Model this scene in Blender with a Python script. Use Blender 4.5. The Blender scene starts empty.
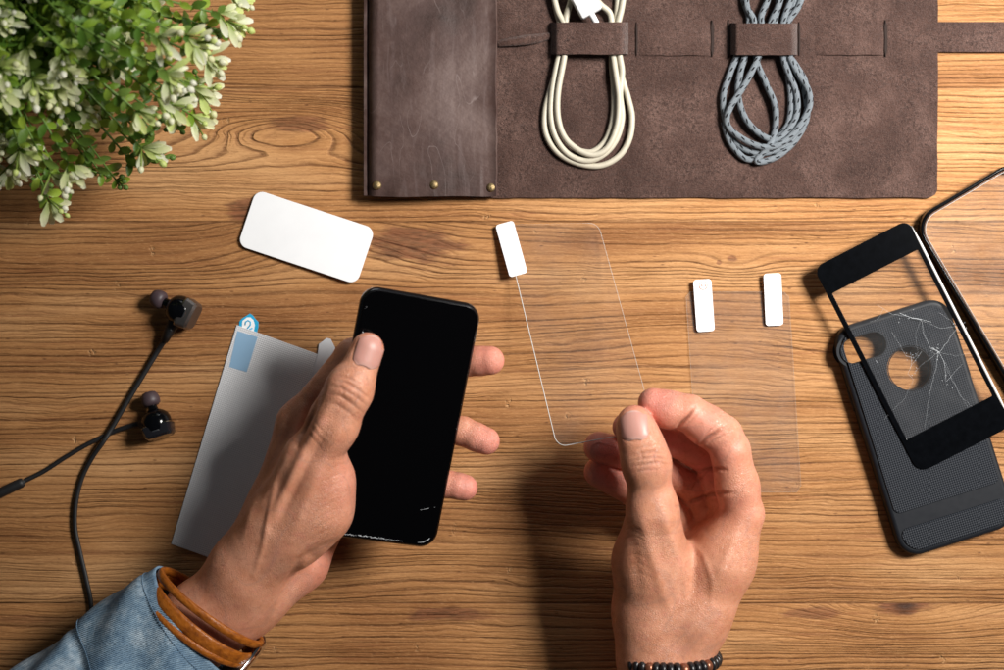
import bpy, bmesh, math, random
import numpy as np
from mathutils import Vector, Matrix, Quaternion, noise as mnoise
from mathutils.bvhtree import BVHTree
random.seed(7)
S = 0.0006            # metres on the table per photo pixel
D = 0.8367            # camera height above the table
sc = bpy.context.scene
COL = sc.collection
R = math.radians

def P(px, py, z=0.0):
    k = (1 - z / D) * S
    return Vector(((px - 502) * k, (335 - py) * k, z))
def Pm(px, py, zmm): return P(px, py, zmm * .001)

# ---------------------------------------------------------------- objects
def tag(o, label=None, cat=None, group=None, kind=None):
    if label: o['label'] = label
    if cat: o['category'] = cat
    if group: o['group'] = group
    if kind: o['kind'] = kind
    return o
def thing(name, label, cat, loc=(0, 0, 0), rot=None, group=None):
    o = bpy.data.objects.new(name, None); COL.objects.link(o)
    o.empty_display_size = .01
    o.location = loc
    if rot is not None: o.rotation_euler = rot
    return tag(o, label, cat, group)
def origin(o):
    v = Vector((0, 0, 0))
    while o is not None: v += o.location; o = o.parent
    return v
class MB:
    def __init__(s): s.v = []; s.f = []; s.uv = []; s.m = []; s.a = []
    def add(s, v, f, uv=None, mi=0, attr=None):
        o = len(s.v); s.v += [tuple(x) for x in v]
        for k, q in enumerate(f):
            s.f.append(tuple(i + o for i in q)); s.m.append(mi)
            s.uv.append(uv[k] if uv else [(0, 0)] * len(q))
        s.a += list(attr) if attr is not None else [(0, 0, 0)] * len(v)
    def build(s, name, mats, parent=None, local=False, smooth=True, angle=None, attr=False):
        if not isinstance(mats, (list, tuple)): mats = [mats]
        me = bpy.data.meshes.new(name)
        off = Vector((0, 0, 0)) if (local or parent is None) else origin(parent)
        me.from_pydata([(x[0] - off.x, x[1] - off.y, x[2] - off.z) for x in s.v], [], s.f)
        for m in mats: me.materials.append(m)
        if len(mats) > 1: me.polygons.foreach_set('material_index', s.m)
        if any(u[0] != (0, 0) for u in s.uv[:3] + s.uv[-3:]):
            l = me.uv_layers.new(name='UVMap')
            flat = [c for u in s.uv for p in u for c in p]
            l.data.foreach_set('uv', flat)
        if attr:
            at = me.attributes.new('tint', 'FLOAT_COLOR', 'POINT')
            at.data.foreach_set('color', [c for a in s.a for c in (a[0], a[1], a[2], 1)])
        if smooth:
            me.polygons.foreach_set('use_smooth', [True] * len(me.polygons))
            if angle: me.set_sharp_from_angle(angle=R(angle))
        me.update()
        o = bpy.data.objects.new(name, me); COL.objects.link(o)
        if parent is not None: o.parent = parent
        return o
def link_mesh(name, me, mat, parent=None, angle=None):
    me.name = name
    if mat is not None:
        me.materials.clear(); me.materials.append(mat)
    me.polygons.foreach_set('use_smooth', [abs(p.normal.z) < .999 for p in me.polygons])
    if angle: me.set_sharp_from_angle(angle=R(angle))
    bm = bmesh.new(); bm.from_mesh(me)
    for e in bm.edges:
        nzs = [abs(f.normal.z) for f in e.link_faces]
        if nzs and max(nzs) > .999 and min(nzs) < .999: e.smooth = False
    bm.to_mesh(me); bm.free()
    o = bpy.data.objects.new(name, me); COL.objects.link(o)
    if parent is not None: o.parent = parent
    return o
def rrect(w, h, r, n=8, cx=0, cy=0):
    if not isinstance(r, (list, tuple)): r = [r] * 4      # tr, tl, bl, br
    pts = []
    for k, (sx, sy) in enumerate(((1, 1), (-1, 1), (-1, -1), (1, -1))):
        rr = r[k]; c = (cx + sx * (w / 2 - rr), cy + sy * (h / 2 - rr))
        for i in range(n + 1):
            a = math.pi / 2 * (k + i / n)
            pts.append((c[0] + rr * math.cos(a), c[1] + rr * math.sin(a)))
    return pts
def ring(r, n=40, cx=0, cy=0): return [(cx + r * math.cos(2 * math.pi * i / n), cy + r * math.sin(2 * math.pi * i / n)) for i in range(n)]
def plate(name, loops, z0, thick, bevel, mat, parent=None, angle=40, res=2):
    """filled, bevelled plate from 2-D outlines in the parent's local space"""
    cu = bpy.data.curves.new('c', 'CURVE'); cu.dimensions = '2D'; cu.fill_mode = 'BOTH'
    cu.extrude = max(thick / 2 - bevel, 1e-6); cu.bevel_depth = bevel; cu.bevel_resolution = res
    cu.offset = -bevel
    for l in loops:
        sp = cu.splines.new('POLY'); sp.points.add(len(l) - 1)
        for p, q in zip(sp.points, l): p.co = (q[0], q[1], 0, 1)
        sp.use_cyclic_u = True
    ob = bpy.data.objects.new('c', cu); COL.objects.link(ob)
    dg = bpy.context.evaluated_depsgraph_get()
    me = bpy.data.meshes.new_from_object(ob.evaluated_get(dg))
    bpy.data.objects.remove(ob); bpy.data.curves.remove(cu)
    bm = bmesh.new(); bm.from_mesh(me)
    bmesh.ops.remove_doubles(bm, verts=bm.verts, dist=1e-6)
    bmesh.ops.translate(bm, verts=bm.verts, vec=(0, 0, z0 + thick / 2))
    bmesh.ops.recalc_face_normals(bm, faces=bm.faces)
    bm.to_mesh(me); bm.free()
    return link_mesh(name, me, mat, parent, angle)
def catmull(pts, n=8, closed=False):
    pts = [Vector(p) for p in pts]; out = []
    m = len(pts)
    rng = range(m if closed else m - 1)
    for i in rng:
        if closed: p0, p1, p2, p3 = pts[(i - 1) % m], pts[i], pts[(i + 1) % m], pts[(i + 2) % m]
        else: p0, p1, p2, p3 = pts[max(i - 1, 0)], pts[i], pts[i + 1], pts[min(i + 2, m - 1)]
        for k in range(n):
            t = k / n
            out.append(.5 * ((2 * p1) + (p2 - p0) * t + (2 * p0 - 5 * p1 + 4 * p2 - p3) * t * t + (3 * p1 - p0 - 3 * p2 + p3) * t ** 3))
    if not closed: out.append(pts[-1])
    return out
def tube(mb, pts, rad, n=10, closed=False, flat=1.0, mi=0, attr=None, caps=True, up=None):
    m = len(pts); r = rad if isinstance(rad, (list, tuple)) else [rad] * m
    T = []
    for i in range(m):
        a = pts[(i - 1) % m] if (closed or i > 0) else pts[0]
        b = pts[(i + 1) % m] if (closed or i < m - 1) else pts[-1]
        d = (b - a); T.append(d.normalized() if d.length > 1e-9 else Vector((0, 0, 1)))
    up = Vector(up) if up else Vector((0, 0, 1))
    v = []; L = [0]
    for i in range(1, m + 1): L.append(L[-1] + (pts[i % m] - pts[i - 1]).length)
    for i in range(m):
        s = T[i].cross(up)
        if s.length < 1e-4: s = T[i].cross(Vector((1, 0, 0)))
        s.normalize(); u = s.cross(T[i])
        for k in range(n):
            a = 2 * math.pi * k / n
            v.append(pts[i] + s * (math.cos(a) * r[i]) + u * (math.sin(a) * r[i] * flat))
    f = []; uv = []
    for i in range(m if closed else m - 1):
        j = (i + 1) % m
        for k in range(n):
            k2 = (k + 1) % n
            f.append((i * n + k, i * n + k2, j * n + k2, j * n + k))
            uv.append([(L[i] * 1000, k / n), (L[i] * 1000, (k + 1) / n), (L[i + 1] * 1000, (k + 1) / n), (L[i + 1] * 1000, k / n)])
    if not closed and caps:
        f.append(tuple(range(n))[::-1]); uv.append([(L[0] * 1000, .5)] * n)
        f.append(tuple((m - 1) * n + k for k in range(n))); uv.append([(L[m - 1] * 1000, .5)] * n)
    mb.add(v, f, uv, mi, [attr] * len(v) if attr else None)
def lathe(mb, prof, M, n=24, mi=0):
    v = []; f = []
    for (r, z) in prof:
        for k in range(n):
            a = 2 * math.pi * k / n; v.append(M @ Vector((r * math.cos(a), r * math.sin(a), z)))
    for i in range(len(prof) - 1):
        for k in range(n):
            k2 = (k + 1) % n; f.append((i * n + k, i * n + k2, (i + 1) * n + k2, (i + 1) * n + k))
    f.append(tuple(range(n))[::-1]); f.append(tuple((len(prof) - 1) * n + k for k in range(n)))
    mb.add(v, f, None, mi)
def axisM(o, d, up=(0, 0, 1)):
    d = Vector(d).normalized(); u = Vector(up)
    x = u.cross(d)
    if x.length < 1e-4: x = Vector((1, 0, 0))
    x.normalize(); y = d.cross(x)
    M = Matrix((x, y, d)).transposed().to_4x4(); M.translation = Vector(o); return M
def slab(mb, fn, nu, nv, th, uvs=None):
    """closed sheet: fn(u,v)->Vector top surface, thickness th below along the sheet's normal"""
    top = [[fn(i / nu, j / nv) for j in range(nv + 1)] for i in range(nu + 1)]
    v = []; idx = {}
    for i in range(nu + 1):
        for j in range(nv + 1): idx[i, j] = len(v); v.append(top[i][j])
    nb = len(v)
    for i in range(nu + 1):
        for j in range(nv + 1):
            du = top[min(i + 1, nu)][j] - top[max(i - 1, 0)][j]; dv = top[i][min(j + 1, nv)] - top[i][max(j - 1, 0)]
            nn = du.cross(dv); nn = nn.normalized() if nn.length > 1e-12 else Vector((0, 0, 1))
            v.append(top[i][j] - nn * th)
    f = []; uv = []
    sc_ = uvs or (1, 1)
    for i in range(nu):
        for j in range(nv):
            q = (idx[i, j], idx[i + 1, j], idx[i + 1, j + 1], idx[i, j + 1])
            t = [(i / nu * sc_[0], j / nv * sc_[1]), ((i + 1) / nu * sc_[0], j / nv * sc_[1]), ((i + 1) / nu * sc_[0], (j + 1) / nv * sc_[1]), (i / nu * sc_[0], (j + 1) / nv * sc_[1])]
            f.append(q); uv.append(t); f.append(tuple(k + nb for k in q[::-1])); uv.append(t[::-1])
    def side(a, b):
        f.append((a, a + nb, b + nb, b)); uv.append([(.001, .001)] * 4)
    for i in range(nu): side(idx[i, 0], idx[i + 1, 0]); side(idx[i + 1, nv], idx[i, nv])
    for j in range(nv): side(idx[0, j + 1], idx[0, j]); side(idx[nu, j], idx[nu, j + 1])
    mb.add(v, f, uv)
def xf(M, pts): return [M @ Vector(p) for p in pts]

# ---------------------------------------------------------------- materials
class G:
    """small node-graph helper"""
    def __init__(s, name):
        s.mat = bpy.data.materials.new(name); s.mat.use_nodes = True
        s.t = s.mat.node_tree; s.t.nodes.clear()
        s.out = s.n('ShaderNodeOutputMaterial')
    def n(s, ty, **k):
        x = s.t.nodes.new(ty)
        for a, b in k.items(): setattr(x, a, b)
        return x
    def put(s, sock, v):
        if v is None: return
        if hasattr(v, 'is_linked') or hasattr(v, 'links'): s.t.links.new(v, sock)
        else:
            if isinstance(v, (tuple, list)) and len(v) == 3 and sock.type == 'RGBA': v = (*v, 1)
            sock.default_value = v
    def m(s, op, a, b=None, c=None, clamp=False):
        x = s.n('ShaderNodeMath', operation=op, use_clamp=clamp)
        s.put(x.inputs[0], a); s.put(x.inputs[1], b); s.put(x.inputs[2], c)
        return x.outputs[0]
    def add(s, *a):
        r = a[0]
        for b in a[1:]: r = s.m('ADD', r, b)
        return r
    def mul(s, *a):
        r = a[0]
        for b in a[1:]: r = s.m('MULTIPLY', r, b)
        return r
    def vec(s, x=0, y=0, z=0):
        c = s.n('ShaderNodeCombineXYZ')
        s.put(c.inputs[0], x); s.put(c.inputs[1], y); s.put(c.inputs[2], z); return c.outputs[0]
    def noise(s, v, scale=1, detail=2, rough=.5, dist=0, dims='3D', w=None):
        x = s.n('ShaderNodeTexNoise', noise_dimensions=dims)
        if dims != '1D': s.put(x.inputs['Vector'], v)
        if w is not None: s.put(x.inputs['W'], w)
        x.inputs['Scale'].default_value = scale; x.inputs['Detail'].default_value = detail
        x.inputs['Roughness'].default_value = rough; x.inputs['Distortion'].default_value = dist
        return x.outputs['Fac']
    def vor(s, v, scale=1, feature='F1', out='Distance', rnd=1):
        x = s.n('ShaderNodeTexVoronoi', feature=feature); s.put(x.inputs['Vector'], v)
        x.inputs['Scale'].default_value = scale; x.inputs['Randomness'].default_value = rnd
        return x.outputs[out]
    def ramp(s, f, stops, interp='LINEAR'):
        x = s.n('ShaderNodeValToRGB'); x.color_ramp.interpolation = interp
        e = x.color_ramp.elements
        while len(e) < len(stops): e.new(.5)
        for i, (p, c) in enumerate(stops):
            e[i].position = p
            e[i].color = (c, c, c, 1) if not isinstance(c, (tuple, list)) else (*c, 1)
        s.put(x.inputs[0], f); return x.outputs[0]
    def rng(s, f, a, b, c=0., d=1., smooth=False):
        x = s.n('ShaderNodeMapRange', clamp=True, interpolation_type='SMOOTHSTEP' if smooth else 'LINEAR')
        s.put(x.inputs[0], f)
        for i, q in enumerate((a, b, c, d)): s.put(x.inputs[i + 1], q)
        return x.outputs[0]
    def mix(s, f, a, b, mode='MIX'):
        x = s.n('ShaderNodeMix', data_type='RGBA', blend_type=mode)
        s.put(x.inputs[0], f); s.put(x.inputs[6], a); s.put(x.inputs[7], b); return x.outputs[2]
    def obj(s): return s.n('ShaderNodeTexCoord').outputs['Object']
    def uv(s): return s.n('ShaderNodeTexCoord').outputs['UV']
    def sep(s, v):
        x = s.n('ShaderNodeSeparateXYZ'); s.put(x.inputs[0], v); return x.outputs
    def scale(s, v, k):
        x = s.n('ShaderNodeVectorMath', operation='MULTIPLY'); s.put(x.inputs[0], v); x.inputs[1].default_value = k; return x.outputs[0]
    def attr(s, name='tint'):
        x = s.n('ShaderNodeAttribute', attribute_name=name); return x
    def bump(s, h, dist=.001, strength=1., normal=None):
        x = s.n('ShaderNodeBump'); s.put(x.inputs['Height'], h)
        x.inputs['Distance'].default_value = dist; x.inputs['Strength'].default_value = strength
        if normal is not None: s.put(x.inputs['Normal'], normal)
        return x.outputs[0]
    def pbr(s, col=None, rough=.5, metal=0, normal=None, spec=.5, **k):
        p = s.n('ShaderNodeBsdfPrincipled')
        s.put(p.inputs['Base Color'], col); s.put(p.inputs['Roughness'], rough); s.put(p.inputs['Metallic'], metal)
        s.put(p.inputs['Normal'], normal); s.put(p.inputs['Specular IOR Level'], spec)
        for a, b in k.items(): s.put(p.inputs[a.replace('_', ' ')], b)
        return p
    def done(s, sh):
        s.t.links.new(sh.outputs[0] if hasattr(sh, 'outputs') else sh, s.out.inputs[0]); return s.mat
def simple(name, col, rough=.5, metal=0, spec=.5, bump=None, var=.0, vscale=200):
    g = G(name); o = g.obj()
    c = col
    if var:
        f = g.noise(o, vscale, 3, .6)
        c = g.mix(g.rng(f, .3, .7), tuple(x * (1 - var) for x in col), tuple(min(1, x * (1 + var)) for x in col))
    nrm = None
    if bump: nrm = g.bump(g.noise(o, bump[0], 3, .6), bump[1])
    return g.done(g.pbr(c, rough, metal, nrm, spec))
# ---------------------------------------------------------------- surface materials
def mat_wood():
    g = G('pine wood'); X, Y, _ = g.sep(g.obj())[:3]
    U = g.add(g.mul(X, 1 / S), 502.); W = g.m('SUBTRACT', 335., g.mul(Y, 1 / S))
    p1 = g.m('GREATER_THAN', W, 88.); p2 = g.m('GREATER_THAN', W, 222.); p3 = g.m('GREATER_THAN', W, 603.)
    seed = g.add(g.mul(p1, 13.7), g.mul(p2, 31.1), g.mul(p3, 53.3))
    def gs(cx, cy, rx, ry):
        a = g.m('POWER', g.mul(g.m('SUBTRACT', U, float(cx)), 1 / rx), 2.); b = g.m('POWER', g.mul(g.m('SUBTRACT', W, float(cy)), 1 / ry), 2.)
        return g.m('EXPONENT', g.mul(g.add(a, b), -1.))
    n1 = g.noise(g.vec(g.mul(U, .0026), g.mul(W, .011), seed), 1, 2, .5)
    n2 = g.noise(g.vec(g.mul(U, .014), g.mul(W, .05), seed), 1, 2, .55)
    r = g.add(W, g.mul(g.m('SUBTRACT', n1, .5), 24.), g.mul(g.m('SUBTRACT', n2, .5), 5.))
    r = g.add(r, g.mul(seed, 3.))
    for (cx, cy, rx, ry, A, msk) in ((285, 126, 95, 26, 40, None), (330, 232, 100, 34, 30, p2), (905, 604, 95, 34, -40, p3), (170, 105, 60, 22, 18, None),
                                     (700, 330, 120, 40, 12, None), (735, 262, 30, 12, -12, None), (440, 560, 160, 60, 14, None)):
        q = g.mul(gs(cx, cy, rx, ry), float(A))
        if msk is not None: q = g.mul(q, msk)
        r = g.add(r, q)
    # growth rings: uneven spacing
    sp = g.noise(None, .018, 2, .5, dims='1D', w=r)
    ph = g.add(g.mul(r, 1 / 5.9), g.mul(sp, 5.5))
    fr = g.m('FRACT', ph)
    ringv = g.ramp(fr, [(0, 0), (.40, .06), (.66, .38), (.78, 1), (.87, .92), (.95, 0)])
    rid = g.noise(None, 1.7, 0, .5, dims='1D', w=g.m('FLOOR', ph))
    amp = g.rng(rid, .25, .62, .35, 1.)
    patch = g.noise(g.vec(g.mul(U, .006), g.mul(W, .022), g.add(seed, 4.)), 1, 2, .5)
    amp = g.mul(amp, g.rng(patch, .30, .52, .42, 1.))
    line = g.mul(ringv, amp)
    fib = g.noise(g.vec(g.mul(U, .035), g.mul(W, .8), seed), 1, 4, .65)
    fine = g.noise(g.vec(g.mul(U, .20), g.mul(W, 1.15), seed), 1, 4, .75)
    tone = g.noise(g.vec(g.mul(U, .004), g.mul(W, .02), g.add(seed, 9.)), 1, 2, .5)
    base = g.ramp(tone, [(.28, (.30, .125, .040)), (.5, (.50, .240, .086)), (.70, (.66, .36, .155))])
    ptone = g.add(1.0, g.mul(p1, .08), g.mul(p2, -.10), g.mul(p3, .10))
    late = g.mix(g.rng(tone, .3, .7), (.055, .017, .005), (.100, .034, .010))
    line = g.mul(line, g.rng(g.noise(g.vec(g.mul(U, .05), g.mul(W, .5), 7.), 1, 3, .6), .25, .6, .45, 1.))
    ph2 = g.m('FRACT', g.add(g.mul(r, 1 / 3.3), g.mul(sp, 7.3), g.mul(n2, 3.)))
    l2 = g.mul(g.ramp(ph2, [(0, 0), (.45, .1), (.75, 1), (.95, 0)]), g.rng(g.noise(g.vec(g.mul(U, .008), g.mul(W, .04), g.add(seed, 21.)), 1, 3, .6), .36, .62))
    base = g.mix(g.mul(l2, .40), base, (.20, .075, .026))
    c = g.mix(g.mul(line, .92), base, late)
    c = g.mix(g.rng(fib, .30, .75, 0., .34), c, (.20, .075, .026))
    c = g.mix(g.rng(fib, .28, .46, .30, 0.), c, (.64, .34, .145))
    c = g.mix(g.rng(fine, .55, .75, 0., .62), c, (.17, .062, .022))
    c = g.mix(g.rng(fine, .45, .28, 0., .60), c, (.68, .38, .17))
    # knots and stains that belong to the board
    kn = None
    for (cx, cy, rx, ry, st, msk) in ((297, 124, 34, 10, .8, None), (250, 212, 26, 15, .95, None), (415, 244, 56, 21, .95, p2), (903, 606, 34, 11, 1.0, p3), (815, 613, 34, 7, .7, p3),
                                      (449, 614, 46, 8, .85, p3), (732, 258, 6, 4, .8, None), (719, 262, 3, 3, .8, None), (175, 108, 40, 7, .5, None), (30, 620, 40, 6, .5, p3)):
        wob = g.mul(g.m('SUBTRACT', g.noise(g.vec(g.mul(U, .03), g.mul(W, .12), float(cx)), 1, 3, .6), .5), 1.3)
        q = g.rng(g.add(gs(cx, cy, rx, ry), wob), .30, .72, 0., float(st), True)
        q = g.mul(q, g.rng(gs(cx, cy, rx * 1.5, ry * 1.5), .1, .3))
        if msk is not None: q = g.mul(q, msk)
        kn = q if kn is None else g.m('MAXIMUM', kn, q)
    kc = g.ramp(g.noise(g.vec(g.mul(U, .05), g.mul(W, .35), 2.), 1, 3, .6), [(.35, (.050, .016, .010)), (.65, (.24, .085, .040))])
    c = g.mix(g.mul(kn, .82), c, kc)
    core = g.m('MULTIPLY', gs(905, 605, 13, 7), p3)
    c = g.mix(g.rng(core, .2, .9, 0., .8), c, (.03, .016, .012))
    stk = g.noise(g.vec(g.mul(U, .009), g.mul(W, .16), g.add(seed, 33.)), 1, 3, .6)
    c = g.mix(g.rng(stk, .58, .72, 0., .45), c, (.22, .072, .028))
    # small pores, nicks
    pv = g.vor(g.vec(g.mul(U, .035), g.mul(W, .10), seed), 1, 'F1')
    c = g.mix(g.rng(pv, .10, .03, 0., .75), c, (.10, .036, .014))
    nk = g.vor(g.vec(g.mul(U, .021), g.mul(W, .017), 3.3), 1, 'F1')
    nick = g.mul(g.rng(nk, .10, .04), g.rng(g.noise(g.vec(U, W, 0.), .22, 2, .6), .5, .62))
    c = g.mix(g.mul(nick, .7), c, (.72, .42, .2))
    # joins between boards
    seam = None
    for y in (88., 222., 603.):
        q = g.rng(g.m('ABSOLUTE', g.m('SUBTRACT', W, y)), .5, 1.3, 1., 0.)
        seam = q if seam is None else g.m('MAXIMUM', seam, q)
    c = g.mix(g.mul(seam, .50), c, (.10, .036, .014))
    x = g.n('ShaderNodeMix', data_type='RGBA', blend_type='MULTIPLY'); g.put(x.inputs[0], 1.); g.put(x.inputs[6], c)
    cc = g.n('ShaderNodeCombineColor'); [g.put(cc.inputs[i], ptone) for i in range(3)]
    g.put(x.inputs[7], cc.outputs[0]); c = x.outputs[2]
    h = g.add(g.mul(line, -.75), g.mul(l2, -.35), g.mul(fib, .5), g.mul(fine, .35), g.mul(seam, -.5), g.mul(nick, -.9))
    return g.done(g.pbr(c, g.rng(fib, .3, .7, .50, .66), 0, g.bump(h, .0009), .25))

def mat_suede():
    g = G('brown suede'); o = g.obj()
    a = g.noise(o, 1500, 4, .75); b = g.noise(o, 520, 4, .7, .6); m = g.noise(o, 26, 5, .65)
    wk = g.rng(g.noise(o, 55, 4, .6), .36, .62, .25, 1.)
    c = g.ramp(m, [(.32, (.048, .022, .016)), (.5, (.092, .047, .036)), (.68, (.165, .094, .075))])
    c = g.mix(g.mul(g.rng(b, .46, .60, 0., .85), wk), c, (.030, .013, .009))
    c = g.mix(g.mul(g.rng(a, .52, .68, 0., .6), wk), c, (.24, .145, .118))
    c = g.mix(g.rng(a, .46, .36, 0., .7), c, (.028, .012, .008))
    return g.done(g.pbr(c, .95, 0, g.bump(g.add(g.mul(a, .6), b), .0016), .15, Sheen_Weight=.2, Sheen_Roughness=.5))
def mat_smooth_leather():
    g = G('waxed leather'); o = g.obj()
    m = g.noise(o, 22, 5, .65); f = g.noise(o, 700, 3, .6); m2 = g.noise(o, 90, 4, .7)
    c = g.ramp(m, [(.32, (.028, .014, .011)), (.5, (.072, .042, .036)), (.66, (.130, .088, .078))])
    c = g.mix(g.rng(m2, .45, .75, 0., .5), c, (.045, .026, .024))
    x, y, z = g.sep(o)[:3]
    sw = g.noise(g.scale(o, (180, 26, 40)), 1, 3, .6, 1.2)
    s1 = g.m('ABSOLUTE', g.m('SUBTRACT', g.noise(o, 20, 2, .4, .4), .5))
    s2 = g.m('ABSOLUTE', g.m('SUBTRACT', g.noise(g.scale(o, (50, 16, 1)), 1, 2, .4, .8), .47))
    scr = g.rng(s2, .007, 0., 0., .3)
    scr = g.mul(scr, g.rng(g.noise(o, 34, 3, .5), .46, .60))
    c = g.mix(scr, c, (.30, .245, .235))
    c = g.mix(g.rng(sw, .55, .8, 0., .25), c, (.22, .17, .165))
    return g.done(g.pbr(c, g.rng(m2, .3, .7, .46, .66), 0, g.bump(g.add(g.mul(f, .5), g.mul(m2, .9)), .00022), .2))
def mat_skin():
    g = G('skin'); o = g.obj(); at = g.attr('tint'); cr, cg, cb = g.sep(at.outputs['Vector'])[:3]
    m = g.noise(o, 75, 4, .6); f = g.noise(o, 420, 3, .6)
    base = g.mix(g.rng(m, .3, .7), (.59, .245, .135), (.74, .355, .225))
    c = g.mix(cr, base, (.71, .245, .20))          # pink fingertips, knuckles
    c = g.mix(cg, c, (.36, .150, .075))            # weathered back of the hand
    c = g.mix(cb, c, (.23, .085, .05))             # crease shade painted into the skin colour
    c = g.mix(g.rng(f, .52, .70, 0., .38), c, (.40, .145, .085))
    bl = g.noise(o, 160, 4, .65); c = g.mix(g.rng(bl, .52, .72, 0., .40), c, (.60, .205, .15)); c = g.mix(g.rng(bl, .42, .30, 0., .3), c, (.66, .36, .24))
    vn = g.m('ABSOLUTE', g.m('SUBTRACT', g.noise(o, 26, 2, .45, .6), .5)); c = g.mix(g.rng(vn, .022, .004, 0., .22), c, (.36, .20, .16))
    pr = g.vor(o, 1100, 'F1'); c = g.mix(g.rng(pr, .22, .08, 0., .35), c, (.36, .12, .07))
    v1 = g.vor(o, 950, 'DISTANCE_TO_EDGE'); v2 = g.noise(g.scale(o, (1, 1.0, 1)), 1600, 2, .6)
    ln = g.noise(g.scale(o, (1500, 340, 700)), 1, 3, .6)
    h = g.add(g.rng(v1, 0., .18), g.mul(v2, .6), g.mul(g.noise(o, 300, 3, .6), 1.2), g.mul(ln, 1.1), g.mul(g.rng(pr, .2, .05), -.8))
    h = g.mul(h, g.rng(g.noise(o, 48, 3, .6), .35, .65, .35, 1.25))
    nb = g.bump(h, .00013)
    p = g.pbr(c, g.rng(f, .3, .7, .32, .48), 0, nb, .5, Subsurface_Weight=.14, Subsurface_Scale=.0025)
    p.inputs['Subsurface Radius'].default_value = (1., .32, .16)
    return g.done(p)
def mat_nail():
    g = G('fingernail'); x = g.sep(g.uv())
    tip = g.rng(x[1], .93, .985); lun = g.rng(x[1], .16, .02)
    c = g.mix(tip, (.55, .275, .225), (.66, .47, .40)); c = g.mix(g.mul(lun, .5), c, (.68, .45, .38))
    return g.done(g.pbr(c, .42, 0, g.bump(g.noise(g.scale(g.uv(), (40, 2, 1)), 1, 2, .5), .00006), .5, Subsurface_Weight=.1, Subsurface_Scale=.001))
def mat_clear(name, tint=(1, 1, 1), haze=.05, hz=(.6, .6, .6), gloss=.10):
    g = G(name)
    t = g.n('ShaderNodeBsdfTransparent'); g.put(t.inputs[0], tint)
    gl = g.n('ShaderNodeBsdfGlossy'); gl.inputs['Roughness'].default_value = .03
    fr = g.n('ShaderNodeLayerWeight'); fr.inputs[0].default_value = .5
    fs = g.add(.04, g.mul(g.m('POWER', fr.outputs['Facing'], 5.), .9))
    m1 = g.n('ShaderNodeMixShader'); g.put(m1.inputs[0], g.mul(fs, gloss * 10)); g.t.links.new(t.outputs[0], m1.inputs[1]); g.t.links.new(gl.outputs[0], m1.inputs[2])
    d = g.n('ShaderNodeBsdfDiffuse'); g.put(d.inputs[0], hz)
    sm = g.rng(g.noise(g.obj(), 60, 4, .6), .35, .7, haze * .6, haze * 1.4)
    m2 = g.n('ShaderNodeMixShader'); g.put(m2.inputs[0], sm); g.t.links.new(m1.outputs[0], m2.inputs[1]); g.t.links.new(d.outputs[0], m2.inputs[2])
    return g.done(m2)
def mat_denim():
    g = G('faded denim'); o = g.obj(); u = g.uv()
    m = g.noise(o, 62, 5, .65); f = g.noise(o, 300, 4, .7)
    x = g.sep(u)
    tw = g.m('SINE', g.add(g.mul(x[0], 900.), g.mul(x[1], 900.)))
    sl = g.noise(g.scale(u, (420, 24, 1)), 1, 3, .6)
    c = g.ramp(m, [(.30, (.11, .20, .32)), (.5, (.29, .43, .56)), (.68, (.58, .70, .79))])
    c = g.mix(g.rng(f, .42, .66, 0., .6), c, (.09, .17, .27))
    c = g.mix(g.rng(sl, .5, .75, 0., .4), c, (.48, .60, .70))
    h = g.add(g.mul(tw, .3), f)
    return g.done(g.pbr(c, .9, 0, g.bump(h, .0006), .12))
def mat_braid():
    g = G('grey braided sheath'); x = g.sep(g.uv())
    # dark flecks woven in a helix
    a = g.add(g.mul(x[0], 1 / 6.2), x[1]); b = g.m('FRACT', a)
    fl = g.mul(g.rng(b, .0, .03), g.rng(b, .40, .36))
    st = g.m('FRACT', g.add(g.mul(x[1], 5.), g.mul(x[0], .10)))
    on = g.mul(fl, g.rng(st, .0, .05), g.rng(st, .44, .38))
    w = g.m('SINE', g.add(g.mul(x[0], 9.), g.mul(x[1], 50.))); w2 = g.m('SINE', g.add(g.mul(x[0], 9.), g.mul(x[1], -50.)))
    c = g.mix(g.rng(g.mul(w, w2), -1., 1.), (.16, .19, .22), (.36, .40, .435))
    c = g.mix(on, c, (.012, .012, .016))
    return g.done(g.pbr(c, .75, 0, g.bump(g.mul(w, w2), .00025), .3))
def mat_case(tex=True):
    g = G('black textured shell' if tex else 'black smooth shell'); o = g.obj(); x = g.sep(o)
    nrm = None; c = (.009, .0105, .014)
    if tex:
        k = 2 * math.pi / .0019
        h = g.mul(g.m('SINE', g.mul(g.add(x[0], x[1]), k * .72)), g.m('SINE', g.mul(g.m('SUBTRACT', x[0], x[1]), k * .72)))
        nrm = g.bump(h, .00022); c = g.mix(g.rng(h, -.6, .6), (.009, .011, .015), (.027, .031, .039))
    return g.done(g.pbr(c, g.rng(g.noise(o, 300, 3, .6), .3, .7, .42, .54), 0, nrm, .22))
def mat_film():
    g = G('frosted film'); o = g.obj(); x = g.sep(o)
    h = g.add(g.m('SINE', g.mul(x[0], 5200.)), g.m('SINE', g.mul(x[1], 5200.)), g.mul(g.noise(o, 1400, 2, .6), 2.))
    c = g.mix(g.rng(h, -1.2, 3., 0., 1.), (.66, .67, .69), (.76, .77, .79))
    st = g.noise(g.scale(o, (20, 500, 1)), 1, 2, .6)
    c = g.mix(g.rng(st, .35, .7, 0., .25), c, (.66, .67, .69))
    return g.done(g.pbr(c, .42, .15, g.bump(h, .00004), .5))
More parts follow.
